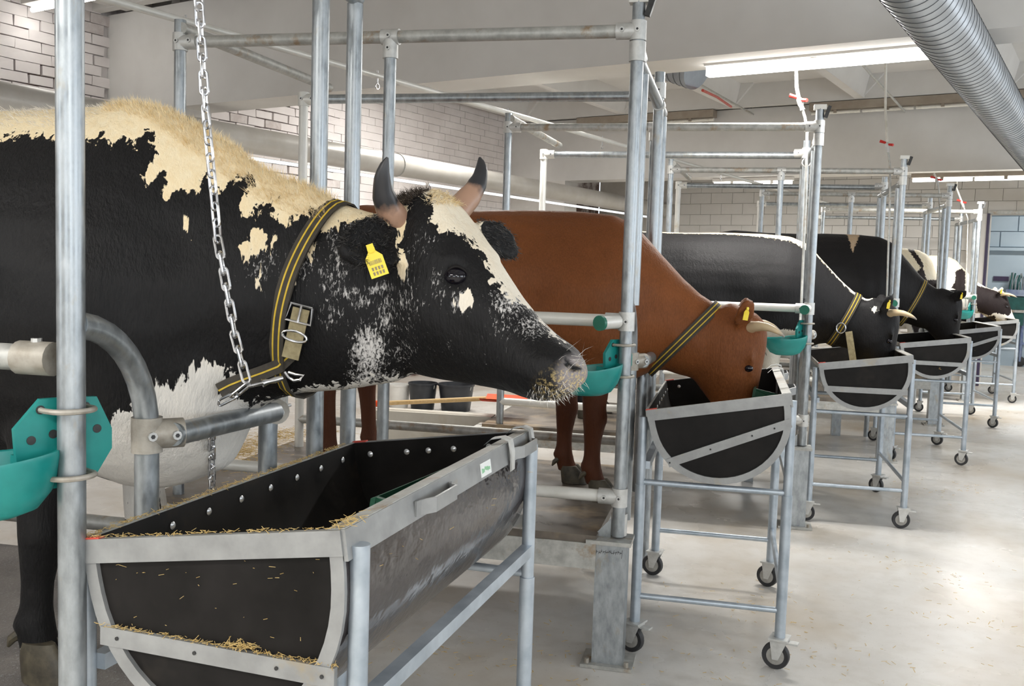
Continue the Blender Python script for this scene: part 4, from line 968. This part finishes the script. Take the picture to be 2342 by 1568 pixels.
# ---------------------------------------------------------------- cows with their heads down in the troughs
GT = [(.44, .89, .62, .075, .2), (.38, .90, .585, .09, .25), (.32, .93, .57, .10, .3), (.26, .965, .565, .11, .32), (.18, 1.035, .58, .122, .35), (.11, 1.107, .60, .14, .38), (.05, 1.168, .59, .158, .4), (0, 1.222, .565, .178, .42), (-.06, 1.282, .53, .21, .42), (-.16, 1.326, .49, .25, .42), (-.33, 1.340, .48, .288, .38), (-.58, 1.343, .50, .33, .28), (-.82, 1.336, .51, .35, .2), (-1.1, 1.338, .53, .34, .16), (-1.25, 1.348, .57, .32, .15), (-1.41, 1.355, .64, .28, .16), (-1.55, 1.335, .75, .24, .2), (-1.64, 1.285, .88, .17, .2), (-1.69, 1.21, .95, .10, .2)]
def grazing_cow(k, v0, label, mat, delta=-50, pol=(.02, .885), sc=.95, dx=0.0, zs=1.0, psi=0.0, polys=(), base=-.12, topstripe=None, horns='horn_pale', hornv=0, tags=(True, True), legs=((-.20, -.14), (-.38, .13)), voxel=.014, specks=0.0, extra=None, horn_len=.13, nkz=0.0, earv=(.03, .11, .125), nx=1.0):
    e = cow_empty(k, v0, label); m = MB()
    T = [((x if x < 0 else x * nx) + dx * np.clip(1 + x / .8, 0, 1), (zt + nkz * np.clip(x / .3, 0, 1)) * zs, (zb + nkz * np.clip(x / .3, 0, 1)) * (zs if zb > .55 else 1), w * zs, tp) for x, zt, zb, w, tp in GT]
    m.grid([ell(*t) for t in T], True, True)
    H = HeadFrame((.5 + dx, 0, 0), psi, math.radians(delta), sc, (pol[0], (pol[1] + nkz) * zs)); head_loft(m, H)
    for (x, y), s in zip(legs, (-1, 1)): front_leg(m, x, y, s)
    hind_leg(m, -1.42, -.17); hind_leg(m, -1.34, .17)
    ears = []
    for s in (-1, 1):
        b = H(-.055, s * .09, 1.13); t = b + np.array(earv) * [1, s, 1]; ears.append((b, t)); ear_loft(m, b, t, np.array([.45, s * .85, .1]), .058, .015, .018)
        m.grid([[H(a, s * l, z) + r * np.array([0, math.cos(q), math.sin(q)]) for q in np.linspace(0, 2 * math.pi, 10, endpoint=False)] for a, l, z, r in ((.07, .095, 1.10, .01), (.095, .106, 1.095, .026), (.14, .106, 1.065, .026), (.165, .095, 1.035, .01))], True, True)
    me, co = remesh(m, voxel, 5); setco(me, co); nr = normals(me)
    for s in (-1, 1):
        co = push(co, nr, H(.132, s * .115, 1.042), .024, -.010); co = push(co, nr, H(.405, s * .046, .852), .014, -.018)
    for c, r, a in (((-.25, -.27, .95), .13, .020), ((-.16, -.25, .70), .09, .018), ((-.50, -.32, .92), .11, -.020), ((.02, -.15, .92), .06, -.012), ((.16, -.12, .78), .05, .010), ((-.9, -.34, 1.18), .12, -.015), ((-1.3, -.30, 1.25), .08, .015)): co = push(co, nr, c, r, a)
    setco(me, co); nr = normals(me); px = project(to_world(co, k, v0)); ppm = F_PX / ((to_world(np.array([[0, 0, 1.0]]), k, v0)[0] - CAM) @ FW)
    cm = np.full(len(px), base * ppm)
    for sgn, pl in polys:
        d = sdf(px, pl)
        cm = np.maximum(cm, d) if sgn > 0 else np.minimum(cm, -d)
    coat = cm / ppm
    if topstripe is not None:
        x0, x1, hw = topstripe; st = hw * np.where(co[:, 0] > .05, .5, 1.0) - np.abs(co[:, 1]) ; st = np.where((co[:, 0] > x0) & (co[:, 0] < x1) & (nr[:, 2] > .2), st, -.1); coat = np.maximum(coat, st)
    if extra is not None: coat = extra(co, coat, px)
    attr(me, 'coat', np.clip(coat, -.12, .12)); attr(me, 'speck', np.full(len(px), specks)); attr(me, 'warm', np.clip((co[:, 2] - .9) / .3, 0, 1))
    nose = np.clip(1 - np.linalg.norm((co - H(.425, 0, .838)) / .07, axis=1), 0, 1) * 2; attr(me, 'nose', np.clip(nose, 0, 1) * .8); attr(me, 'chaff', np.zeros(len(px)))
    link('body', me, mat, e)
    bvh = BVHTree.FromPolygons([tuple(c) for c in co], [tuple(p.vertices) for p in me.polygons])
    for s in (-1, 1):
        h = bvh.ray_cast(Vector(H(.132, s * .4, 1.042)), Vector(H(.132, 0, 1.042) - H(.132, s * .4, 1.042))); c = np.array(h[0]) if h[0] is not None else H(.132, s * .11, 1.042)
        mm = MB(); mm.lathe([(.0001, .018)] + [(.021 * math.cos(t), .018 * math.sin(t)) for t in np.linspace(1.3, -1.3, 9)] + [(.0001, -.018)], 16); mm.v = [tuple(c + np.array(q) - np.array([0, s * .006, 0])) for q in mm.v]; mm.build('eye', 'eye_dark', e)
        if horns: 
            hl = horn_len; hb = H(-.02, s * .075, 1.165); horn(e, [hb, hb + np.array([.3 * hl, s * .06, .015]), hb + np.array([.75 * hl, s * .10, .02]), hb + np.array([1.25 * hl, s * .10, -.03])], .024, horns)
    for (b, t), on in zip(ears, tags):
        if on:
            c = b * .4 + t * .6; sy = -1 if t[1] < b[1] else 1; ear_tag(e, c + np.array([.012, sy * .030, .01]), (-.15, 0, -1), (.75, sy * .66, .05), .8)
    for x, y in legs: hoof(e, x + .02, y)
    for x, y in ((-1.50, -.17), (-1.42, .17)): hoof(e, x, y)
    MB().tube([(-1.68, 0, 1.24 * zs), (-1.75, 0, 1.12), (-1.77, 0, .9), (-1.76, .01, .65), (-1.75, 0, .45)], [.035, .03, .024, .02, .03], 12).build('tail', 'rust_brown' if mat == 'coat_red' else 'hair_dark', e)
    return e, bvh, H, co
RED = grazing_cow(0, .75, 'glossy red brown cow with its head down in the trough', 'coat_red', horn_len=.12, extra=lambda co, coat, px: np.where(co[:, 0] < .0, .50 - co[:, 2], coat))  # legs coloured darker: natural dark points plus some shade painted into the coat
STR = grazing_cow(1, .66, 'black cow with a thin white stripe along its back and spotted belly', 'coat_black', dx=.07, zs=1.01, delta=-48, topstripe=(-2, .46, .075),
                  polys=[(1, [(1640, 790), (1660, 745), (1720, 745), (1850, 760), (1850, 860), (1640, 880)]), (-1, [(1723, 735), (1740, 728), (1748, 738), (1738, 746), (1725, 745)]), (-1, [(1728, 803), (1745, 793), (1755, 802), (1748, 812), (1732, 812)]), (1, [(1992, 705), (2002, 700), (2008, 710), (1998, 716)])])
BLK = grazing_cow(2, .66, 'deep black cow with a brownish patch along the top of its back', 'coat_black_deep', earv=(.13, .09, .08), dx=.10, zs=1.10, delta=-45, nkz=-.01, horns=None,
                  polys=[(1, [(1560, 500), (1800, 510), (1800, 523), (1720, 528), (1690, 520), (1600, 527)]), (1, [(1925, 525), (1968, 528), (1960, 552), (1950, 578), (1944, 556), (1938, 538)])])
SPT = grazing_cow(3, .66, 'white cow with black spots standing behind the black cow', 'coat_white', dx=-.02, zs=1.07, delta=-80, nx=.42, pol=(-.36, .93), psi=-.15, base=.12, horns=None, voxel=.017,
                  polys=[(-1, [(2075, 568), (2090, 570), (2110, 600), (2118, 640), (2145, 640), (2150, 690), (2115, 700), (2112, 660), (2100, 640), (2105, 610)]), (-1, [(2074, 614), (2084, 608), (2088, 622), (2076, 626)]), (-1, [(2090, 645), (2104, 640), (2106, 658), (2092, 660)]), (-1, [(2098, 620), (2102, 618), (2103, 632), (2098, 632)]), (-1, [(2060, 650), (2170, 640), (2180, 800), (2100, 800)])])
LST = grazing_cow(4, .66, 'last white cow with a large black patch on its neck and pale horns', 'coat_white', dx=-.06, zs=1.06, delta=-22, nkz=.03, base=.12, voxel=.017, horn_len=.15,
                  polys=[(-1, [(2186, 620), (2200, 613), (2208, 622), (2208, 665), (2196, 668), (2176, 658), (2184, 645)]), (-1, [(2225, 650), (2262, 660), (2320, 680), (2310, 722), (2275, 715), (2262, 722), (2236, 712)]), (-1, [(2252, 725), (2275, 720), (2285, 760), (2255, 765)]), (-1, [(2166, 690), (2172, 688), (2172, 700), (2166, 698)])])

# ---------------------------------------------------------------- collars
def lu(x, y, k, v, v0): q = sv(x, y, k, v); return np.array([q[0], q[1] - v0, q[2] - ZD])
a = lu(770, 470, -1, .60, .62); b = lu(684, 840, -1, .60, .62); c = (a + b) / 2; t = unit(b - a); lat = unit((.28, .96, 0)); n = unit(np.cross(t, lat)); n = n if n[0] > 0 else -n
CE, CP, CN = collar('neck_collar', PIED, PBVH, c, n, lat, .046, 'black neck collar with two yellow stripes and a steel buckle on the pied cow')
def near_pt(x, y):
    P, N, ld = PHIT(x, y); return P, N, ld
bp, bn, ld = near_pt(690, 722)
if bp is not None:
    dn = unit(b - a); sd = unit(np.cross(dn, bn)); o = bp + bn * .014
    MB().ribbon([o + dn * d for d in (-.02, .0, .03, .065, .10)], [bn] * 5, .040, .004).build('buckle_flap', 'strap_worn', CE)
    fr = [o + bn * .006 + dn * u_ + sd * w_ for u_, w_ in ((-.028, -.026), (-.028, .026), (.012, .030), (.012, -.030))]; fr.append(fr[0])
    MB().tube(fr, .0035, 8, True).build('buckle', 'chain_steel', CE); MB().tube([o + bn * .008 + dn * -.028, o + bn * .009 + dn * .012], .003, 8).build('buckle_pin', 'chain_steel', CE)
    lp = [o + bn * (.004 + .004 * abs(math.cos(w))) + dn * (.046 + .012 * math.sin(w)) + sd * .030 * math.cos(w) for w in np.linspace(0, 2 * math.pi, 17)]; MB().tube(lp, .0032, 8).build('keeper_loop', 'chain_steel', CE)
def strap_path(pxs, off):
    pts, nn = [], []
    for x, y in pxs:
        P, N, ld = near_pt(x, y)
        if P is None: q = lu(x, y, -1, .50, .62); P, N = q, -ld
        pts.append(P - ld * off); nn.append(-ld)
    return pts, nn
pts, nn = strap_path([(672, 790), (660, 815), (635, 838), (600, 852), (560, 866), (525, 880), (500, 893)], .012)
MB().ribbon(pts, nn, .034, .004).build('loose_strap', 'strap_black', CE)
MB().ribbon([p + (-ld) * .0045 for p in pts], nn, .004, .0012).build('stripe', 'stripe_yellow', CE)
# ring under the collar, swivel snap and chain
q0 = lu(690, 862, -1, .46, .62); q1 = lu(640, 868, -1, .42, .62); q2 = lu(572, 880, -1, .38, .62)
rg = [lu(x, y, -1, .45, .62) for x, y in ((652, 850), (660, 862), (672, 870), (686, 868), (694, 858), (676, 856), (660, 851))]; MB().tube(rg, .0035, 8).build('collar_ring', 'chain_steel', CE)
cw = lambda q: glo((q[0], q[1] + .62, q[2] + ZD), -1)
ch = empty('tether_chain', tuple(cw(q2)), 0, label='long steel tether chain hanging in front of the pied cow neck', cat='chain')
O = cw(q2)
LP = .0405
lk = MB(); w_, l_ = .0085, .017
path = [(w_ * math.cos(t), 0, l_ * 0 + (l_ if math.sin(t) >= 0 else -l_) + w_ * math.sin(t)) for t in np.linspace(0, 2 * math.pi, 24, endpoint=False)]
lk.tube(path, .0031, 7, False, True); LME = lk.mesh('chain_link'); LME.materials.append(MATS['chain_steel'])
def chain(pts, parent, O):
    pts = [np.array(p, float) for p in pts]; seg = [np.linalg.norm(b - a) for a, b in zip(pts, pts[1:])]; tot = sum(seg); i = 0; s = LP / 2
    while s < tot:
        d = s; j = 0
        while d > seg[j]: d -= seg[j]; j += 1
        p = pts[j] + (pts[j + 1] - pts[j]) * d / seg[j]; t = Vector(unit(pts[j + 1] - pts[j]))
        o = link('chain_link', LME, None, parent); qt = t.to_track_quat('Z', 'Y'); rm = qt.to_matrix() @ Matrix.Rotation(math.radians(35 + 90 * (i % 2)), 3, 'Z')
        o.matrix_local = Matrix.Translation(Vector(p - O)) @ rm.to_4x4(); s += LP * .86; i += 1
gp = lambda x, y, v: glo(sv(x, y, -1, v), -1)
chain([gp(440, -260, .30), gp(456, 20, .30), gp(470, 250, .31), gp(500, 560, .32), (gp(540, 780, .35)), gp(566, 878, .37)], ch, O)
chain([gp(566, 880, .37), gp(535, 905, .36), gp(500, 922, .36)], ch, O)
gu = lambda x, y, u: glo(su(x, y, -1, u), -1)
chain([gu(484, 975, .01), gu(484, 1060, -.03), gu(486, 1190, -.06)], ch, O)
sn = MB(); A, B = gp(566, 884, .37), gp(655, 862, .43)
sn.tube([A, A * .8 + B * .2, A * .6 + B * .4], [.004, .0045, .005], 8); sn.tube([A * .62 + B * .38, A * .45 + B * .55, A * .3 + B * .7, A * .1 + B * .9], [.010, .006, .008, .006], 10); 
for w in (0, 1): pass
sn.v = [tuple(np.array(p) - O) for p in sn.v]; sn.build('swivel_snap', 'chain_steel', ch)
# collars of the other cows
def other(cow, k, v0, p0, p1, w, label):
    a = lu(*p0, k, v0, v0); b = lu(*p1, k, v0, v0); c = (a + b) / 2; t = unit(b - a); n = unit(np.cross(t, (0, 1, 0))); n = n if n[0] > 0 else -n
    return collar('neck_collar', cow[0], cow[1], c, n, (0, 1, 0), w, label)
other(RED, 0, .75, (1632, 708), (1512, 824), .050, 'striped yellow and black collar round the neck of the red cow')
ce, cp, cn = other(STR, 1, .66, (1958, 682), (1905, 770), .050, 'striped yellow and black collar on the black cow with the white back stripe')
other(BLK, 2, .66, (2098, 672), (2060, 735), .045, 'brown collar on the deep black cow')
i = int(np.argmin([abs(p[2] - .72) + 3 * max(0, p[1] + .02) for p in cp])); p = cp[i]; 
MB().tube([p + np.array([.03 * math.cos(w), -.02, .035 * math.sin(w)]) for w in np.linspace(0, 2 * math.pi, 17)], .005, 8).build('collar_ring', 'chain_steel', ce)
MB().ribbon([p + np.array([.05 + .01 * i, -.03, -.02 - .05 * i]) for i in range(5)], [(0, -1, 0)] * 5, .045, .004).build('hanging_strap', 'strap_worn', ce)
# ================================================================ water hoses
def hose(k, pts, label, valve):
    P = [np.array(p, float) for p in pts]; e = empty('water_hose', tuple(P[-1]), 0, label=label, cat='hose', group='water hoses hanging from the ceiling'); O = P[-1]
    L = [p - O for p in P]
    MB().tube(L[:valve + 1], .011, 10).build('hose', 'hose_white', e)
    v = L[valve]; nx = L[valve + 1]; t = unit(nx - v)
    MB().tube([v - t * .02, v, v + t * .03, v + t * .05, v + t * .07], [.012, .019, .019, .014, .017], 12).build('valve_body', 'cast_fitting', e)
    h = MB(); h.tube([v + np.array([0, 0, .01]), v + np.array([-.060, -.02, .03])], [.010, .013], 8); h.tube([v, v + np.array([.055, -.02, -.01])], [.010, .012], 8); h.build('valve_handle', 'valve_red', e)
    MB().tube([v + t * .06] + L[valve + 1:], .009, 10).build('down_pipe', 'galvanised_dull', e)
def at_st(x, y, k, v): return glo(sv(x, y, k, v), k)
hose(1, [at_st(1828, 128, 1, .25), at_st(1821, 160, 1, .25), at_st(1822, 200, 1, .25), at_st(1828, 228, 1, .25), at_st(1841, 268, 1, .25), at_st(1846, 300, 1, .2), at_st(1843, 450, 1, .2), at_st(1833, 690, 1, .2), at_st(1830, 745, 1, .1)], 'white water hose with a red valve above the stall of the striped-back cow', 3)
hose(2, [at_st(2026, 130, 2, .25), at_st(2025, 250, 2, .25), at_st(2029, 330, 2, .25), at_st(2035, 375, 2, .25), at_st(2036, 430, 2, .2), at_st(2028, 690, 2, .1)], 'grey water hose with a red valve above the stall of the deep black cow', 2)
hose(3, [at_st(2136, 396, 3, .2), at_st(2142, 410, 3, .2), at_st(2147, 432, 3, .2), at_st(2149, 500, 3, .2), at_st(2142, 690, 3, .1)], 'water hose with a red valve above the stall of the spotted white cow', 1)
hose(4, [at_st(2190, 405, 4, .2), at_st(2188, 430, 4, .2), at_st(2200, 462, 4, .2), at_st(2206, 478, 4, .2), at_st(2214, 500, 4, .2), at_st(2208, 700, 4, .1)], 'curved white water hose with a red valve above the last stall', 2)
# thin supply pipes below the ceiling
for x0, y0, z0, y1, lb in ((-.55, 6.5, 3.78, 13.3, 'thin galvanised supply pipe under the ceiling by the spiral duct'), (-2.55, 6.5, 3.86, 13.3, 'thin galvanised supply pipe along a ceiling rib')):
    tag(MB().tube([(x0, y0, z0), (x0 - .3, y1, z0 - .02)], .014, 8).build('supply_pipe', 'galvanised_dull'), lb, 'pipe')
# ================================================================ back of the barn: tools and buckets between the stalls
kz = np.array([0, 0, 1.0])
def gz(x, y, z): return onpl(x, y, (0, 0, z), kz)
a, b = gz(872, 922, .58), gz(1112, 911, .66)
sh = empty('stable_shovel', tuple(b), 0, label='wooden handled shovel with an orange red blade leaning behind the platform', cat='shovel')
MB().tube([(0, 0, 0), tuple(a - b)], .017, 10).build('handle', 'wood_handle', sh); MB().tube([tuple(a - b), tuple((a - b) * 1.05)], .024, 10).build('grip', 'orange_plastic', sh)
d = unit(b - a); s = unit(np.cross(d, kz)); u = np.cross(s, d)
MB().grid([[tuple(d * t * .30 - d * .02 + s * w * .14 + u * (.03 * w * w - .01 - .03 * t)) for w in np.linspace(-1, 1, 7)] for t in (0, .3, .7, 1)], False, False).build('blade', 'orange_plastic', sh)
o = MB().grid([[tuple(d * t * .30 - d * .02 + s * w * .14 + u * (.03 * w * w - .016 - .03 * t)) for w in np.linspace(-1, 1, 7)] for t in (0, .3, .7, 1)], False, False).build('blade_back', 'orange_plastic', sh)
rest = tag(MB().box((a + b) / 2 * [1, 1, 0] + [.0, .0, .27], (.9, .16, .54), rotm('Z', math.atan2(*(b - a)[[1, 0]]))).build('concrete_kerb', 'concrete_low', None, False), 'low concrete kerb behind the stalls carrying the shovel', 'kerb')
def bucket(x, y, r, h, mat, label):
    P = gz(x, y, .0); e = empty('bucket', tuple(P), 0, label=label, cat='bucket', group='buckets on the floor behind the stalls')
    MB().lathe([(r * .78, 0), (r * .80, .005), (r, h), (r * 1.04, h), (r * 1.04, h - .02), (r * .97, h - .02), (r * .95, h - .005), (r * .76, .02)], 24).build('pail', mat, e)
    MB().tube([(r * math.cos(t), 0, h - .02 - .12 * math.sin(t)) for t in np.linspace(0, math.pi, 13)], .005, 6).build('bail', 'galvanised_dull', e)
bucket(966, 935, .16, .30, 'bucket_black', 'black plastic bucket on the floor behind the orange shovel'); bucket(1042, 938, .20, .30, 'bucket_black', 'wide dark bucket on the floor beside the black bucket'); bucket(912, 930, .13, .26, 'bucket_white', 'white plastic bucket on the floor behind the stalls')
# bottle and bedding on the platform behind the first stall
P = gz(515, 1008, ZD); Q = gz(572, 990, ZD)
bt = empty('plastic_bottle', tuple(P + kz * .03), 0, label='white plastic bottle with a green cap lying on the straw', cat='bottle')
d = unit(Q - P); MB().tube([np.zeros(3), d * .005, d * .10, d * .13, d * .15], [.02, .028, .028, .013, .013], 14).build('bottle_body', 'bucket_white', bt); MB().tube([d * .145, d * .185], .018, 12).build('cap', 'bottle_green', bt)
def straw(name, pts, n, spread, z, label, seed, big=.05):
    m = MB(); pr = np.random.RandomState(seed)
    for i in range(n):
        c = pts[pr.randint(len(pts))] + np.append(pr.normal(0, spread, 2), 0); a = pr.uniform(0, 6.28); L = pr.uniform(.3, 1) * big
        d = np.array([math.cos(a), math.sin(a), pr.normal(0, .12)]) * L / 2; c = c + kz * pr.uniform(.002, .014); m.bar(c - d, c + d, pr.uniform(.0012, .003), .0012)
    o = m.build(name, 'straw', None, False); return tag(o, label, 'straw', kind='stuff')
straw('straw_bedding', [gz(x, y, ZD) for x, y in ((530, 1030), (560, 1035), (585, 1015), (640, 1000), (690, 990), (520, 1060))], 1500, .10, ZD, 'loose straw bedding on the mat behind the first trough', 2, .06)
straw('straw_litter', [gz(x, y, .0) for x, y in ((1560, 1530), (1900, 1500), (2100, 1300), (1250, 1500), (950, 1480), (2150, 1120), (1700, 1380), (2250, 1450))], 420, .22, 0, 'scattered straw bits on the concrete aisle floor', 5, .03)
def rim_straw(k, seed):
    W = TW[k][1]; M = Matrix.LocRotScale(TW[k][0].location, TW[k][0].rotation_euler, None); pr = np.random.RandomState(seed); m = MB()
    def bit(c, L):
        a = pr.uniform(0, 6.28); d = np.array([math.cos(a), math.sin(a), pr.normal(0, .3)]) * L / 2; m.bar(c - d, c + d, pr.uniform(.0005, .0011), .0007)
    hy = .57
    for i in range(520): bit(W(-.278 + pr.normal(0, .006), pr.uniform(-hy, hy * .9), .004 + abs(pr.normal(0, .003))), pr.uniform(.004, .018))
    for i in range(160): bit(W(pr.uniform(-.28, .28), -hy + pr.normal(0, .004), .004 + abs(pr.normal(0, .002))), pr.uniform(.004, .016))
    for i in range(60): bit(W(.27 + pr.normal(0, .012), -hy + abs(pr.normal(0, .05)), .006 + abs(pr.normal(0, .003))), pr.uniform(.006, .022))
    for i in range(260):
        t = pr.uniform(0, 1); bit(W(-.265 + .505 * t, -hy - .004 + pr.normal(0, .003), -.163 - .078 * t + abs(pr.normal(0, .0025))), pr.uniform(.004, .016))
    for i in range(50): t = .62 + pr.normal(0, .03); bit(W(-.265 + .505 * t, -hy - .006, -.156 - .078 * t + abs(pr.normal(0, .004))), pr.uniform(.01, .03))
    for i in range(30): bit(W(pr.uniform(-.24, .24), -hy + .0035, pr.uniform(-.20, -.05)), pr.uniform(.003, .018))
    for i in range(14): bit(W(.292, pr.uniform(-hy, hy), pr.uniform(-.13, -.07)), pr.uniform(.004, .016))
    o = m.build('straw_crumbs', 'straw', None, False); o.matrix_world = M; tag(o, 'chaff and straw crumbs stuck along the rims of the nearest trough', 'straw', kind='stuff')
rim_straw(-1, 9)
# rusty upright behind the first stall
P = gz(820, 1012, .0)
q = at_st(818, 1000, 0, -.25)
# ================================================================ beyond the doorway
nb = np.array([0, 1.0, 0])
def wy(x, y, Y=20.9): return onpl(x, y, (0, Y, 0), nb)
a, b = wy(2271, 634), wy(2306, 640); s = empty('door_sign', tuple((a + b) / 2 * [1, 0, 1] + [0, 20.985, 0]), 0, label='small dark purple sign on the blue wall beyond the doorway', cat='sign')
MB().box((0, 0, 0), (abs(b[0] - a[0]), .02, .09)).build('sign_board', 'purple_sign', s, False)
c = wy(2320, 705, 20.86); cr = empty('green_crate', tuple(c + [0, 0, -.2]), 0, label='dark green crate hung on the blue wall beyond the doorway', cat='crate')
for z in (0, .30): MB().box((0, 0, z), (.34, .25, .24)).build('crate_body', 'crate_green', cr, False)
MB().box((0, -.13, .15), (.36, .02, .05)).build('crate_rail', 'galvanised_dull', cr, False); MB().box((0, 0, .50), (.32, .2, .12)).build('crate_lid', 'cart_blue', cr, False)
pr = random.Random(6)
for i in range(9): MB().tube([(-.13 + .03 * i, -.02 + pr.uniform(-.05, .05), .52), (-.13 + .03 * i + pr.uniform(-.03, .03), -.02, .75), (-.10 + .025 * i + pr.uniform(-.04, .04), -.02, .86 + pr.uniform(-.05, .05))], .014, 7).build('milking_cup', 'crate_green' if i % 2 else 'galvanised', cr)
# trolley at the right edge
P = gz(2331, 838, .0); tc = empty('trolley', tuple(P), 0, label='blue grey wheeled trolley standing by the doorway', cat='trolley')
MB().tube([(0, 0, .10), (0, 0, 1.75)], .03, 12).build('upright', 'cart_blue', tc); MB().tube([(.12, 0, .10), (.12, 0, 1.6)], .02, 12).build('upright', 'cart_blue', tc); MB().bar((0, 0, .45), (.6, .1, .45), .04, .04).build('frame_bar', 'cart_blue', tc, False); MB().bar((0, 0, 1.2), (.6, .1, 1.2), .04, .04).build('frame_bar', 'cart_blue', tc, False); MB().tube([(.6, .1, .10), (.6, .1, 1.5)], .03, 12).build('upright', 'cart_blue', tc)
for x, y in ((0, 0), (.6, .1)): MB().lathe([(.02, -.022), (.085, -.02), (.10, -.012), (.10, .012), (.085, .02), (.02, .022)], 22, (np.array([x, y, .10]), rotm('X', math.pi / 2))).build('wheel', 'rubber', tc)
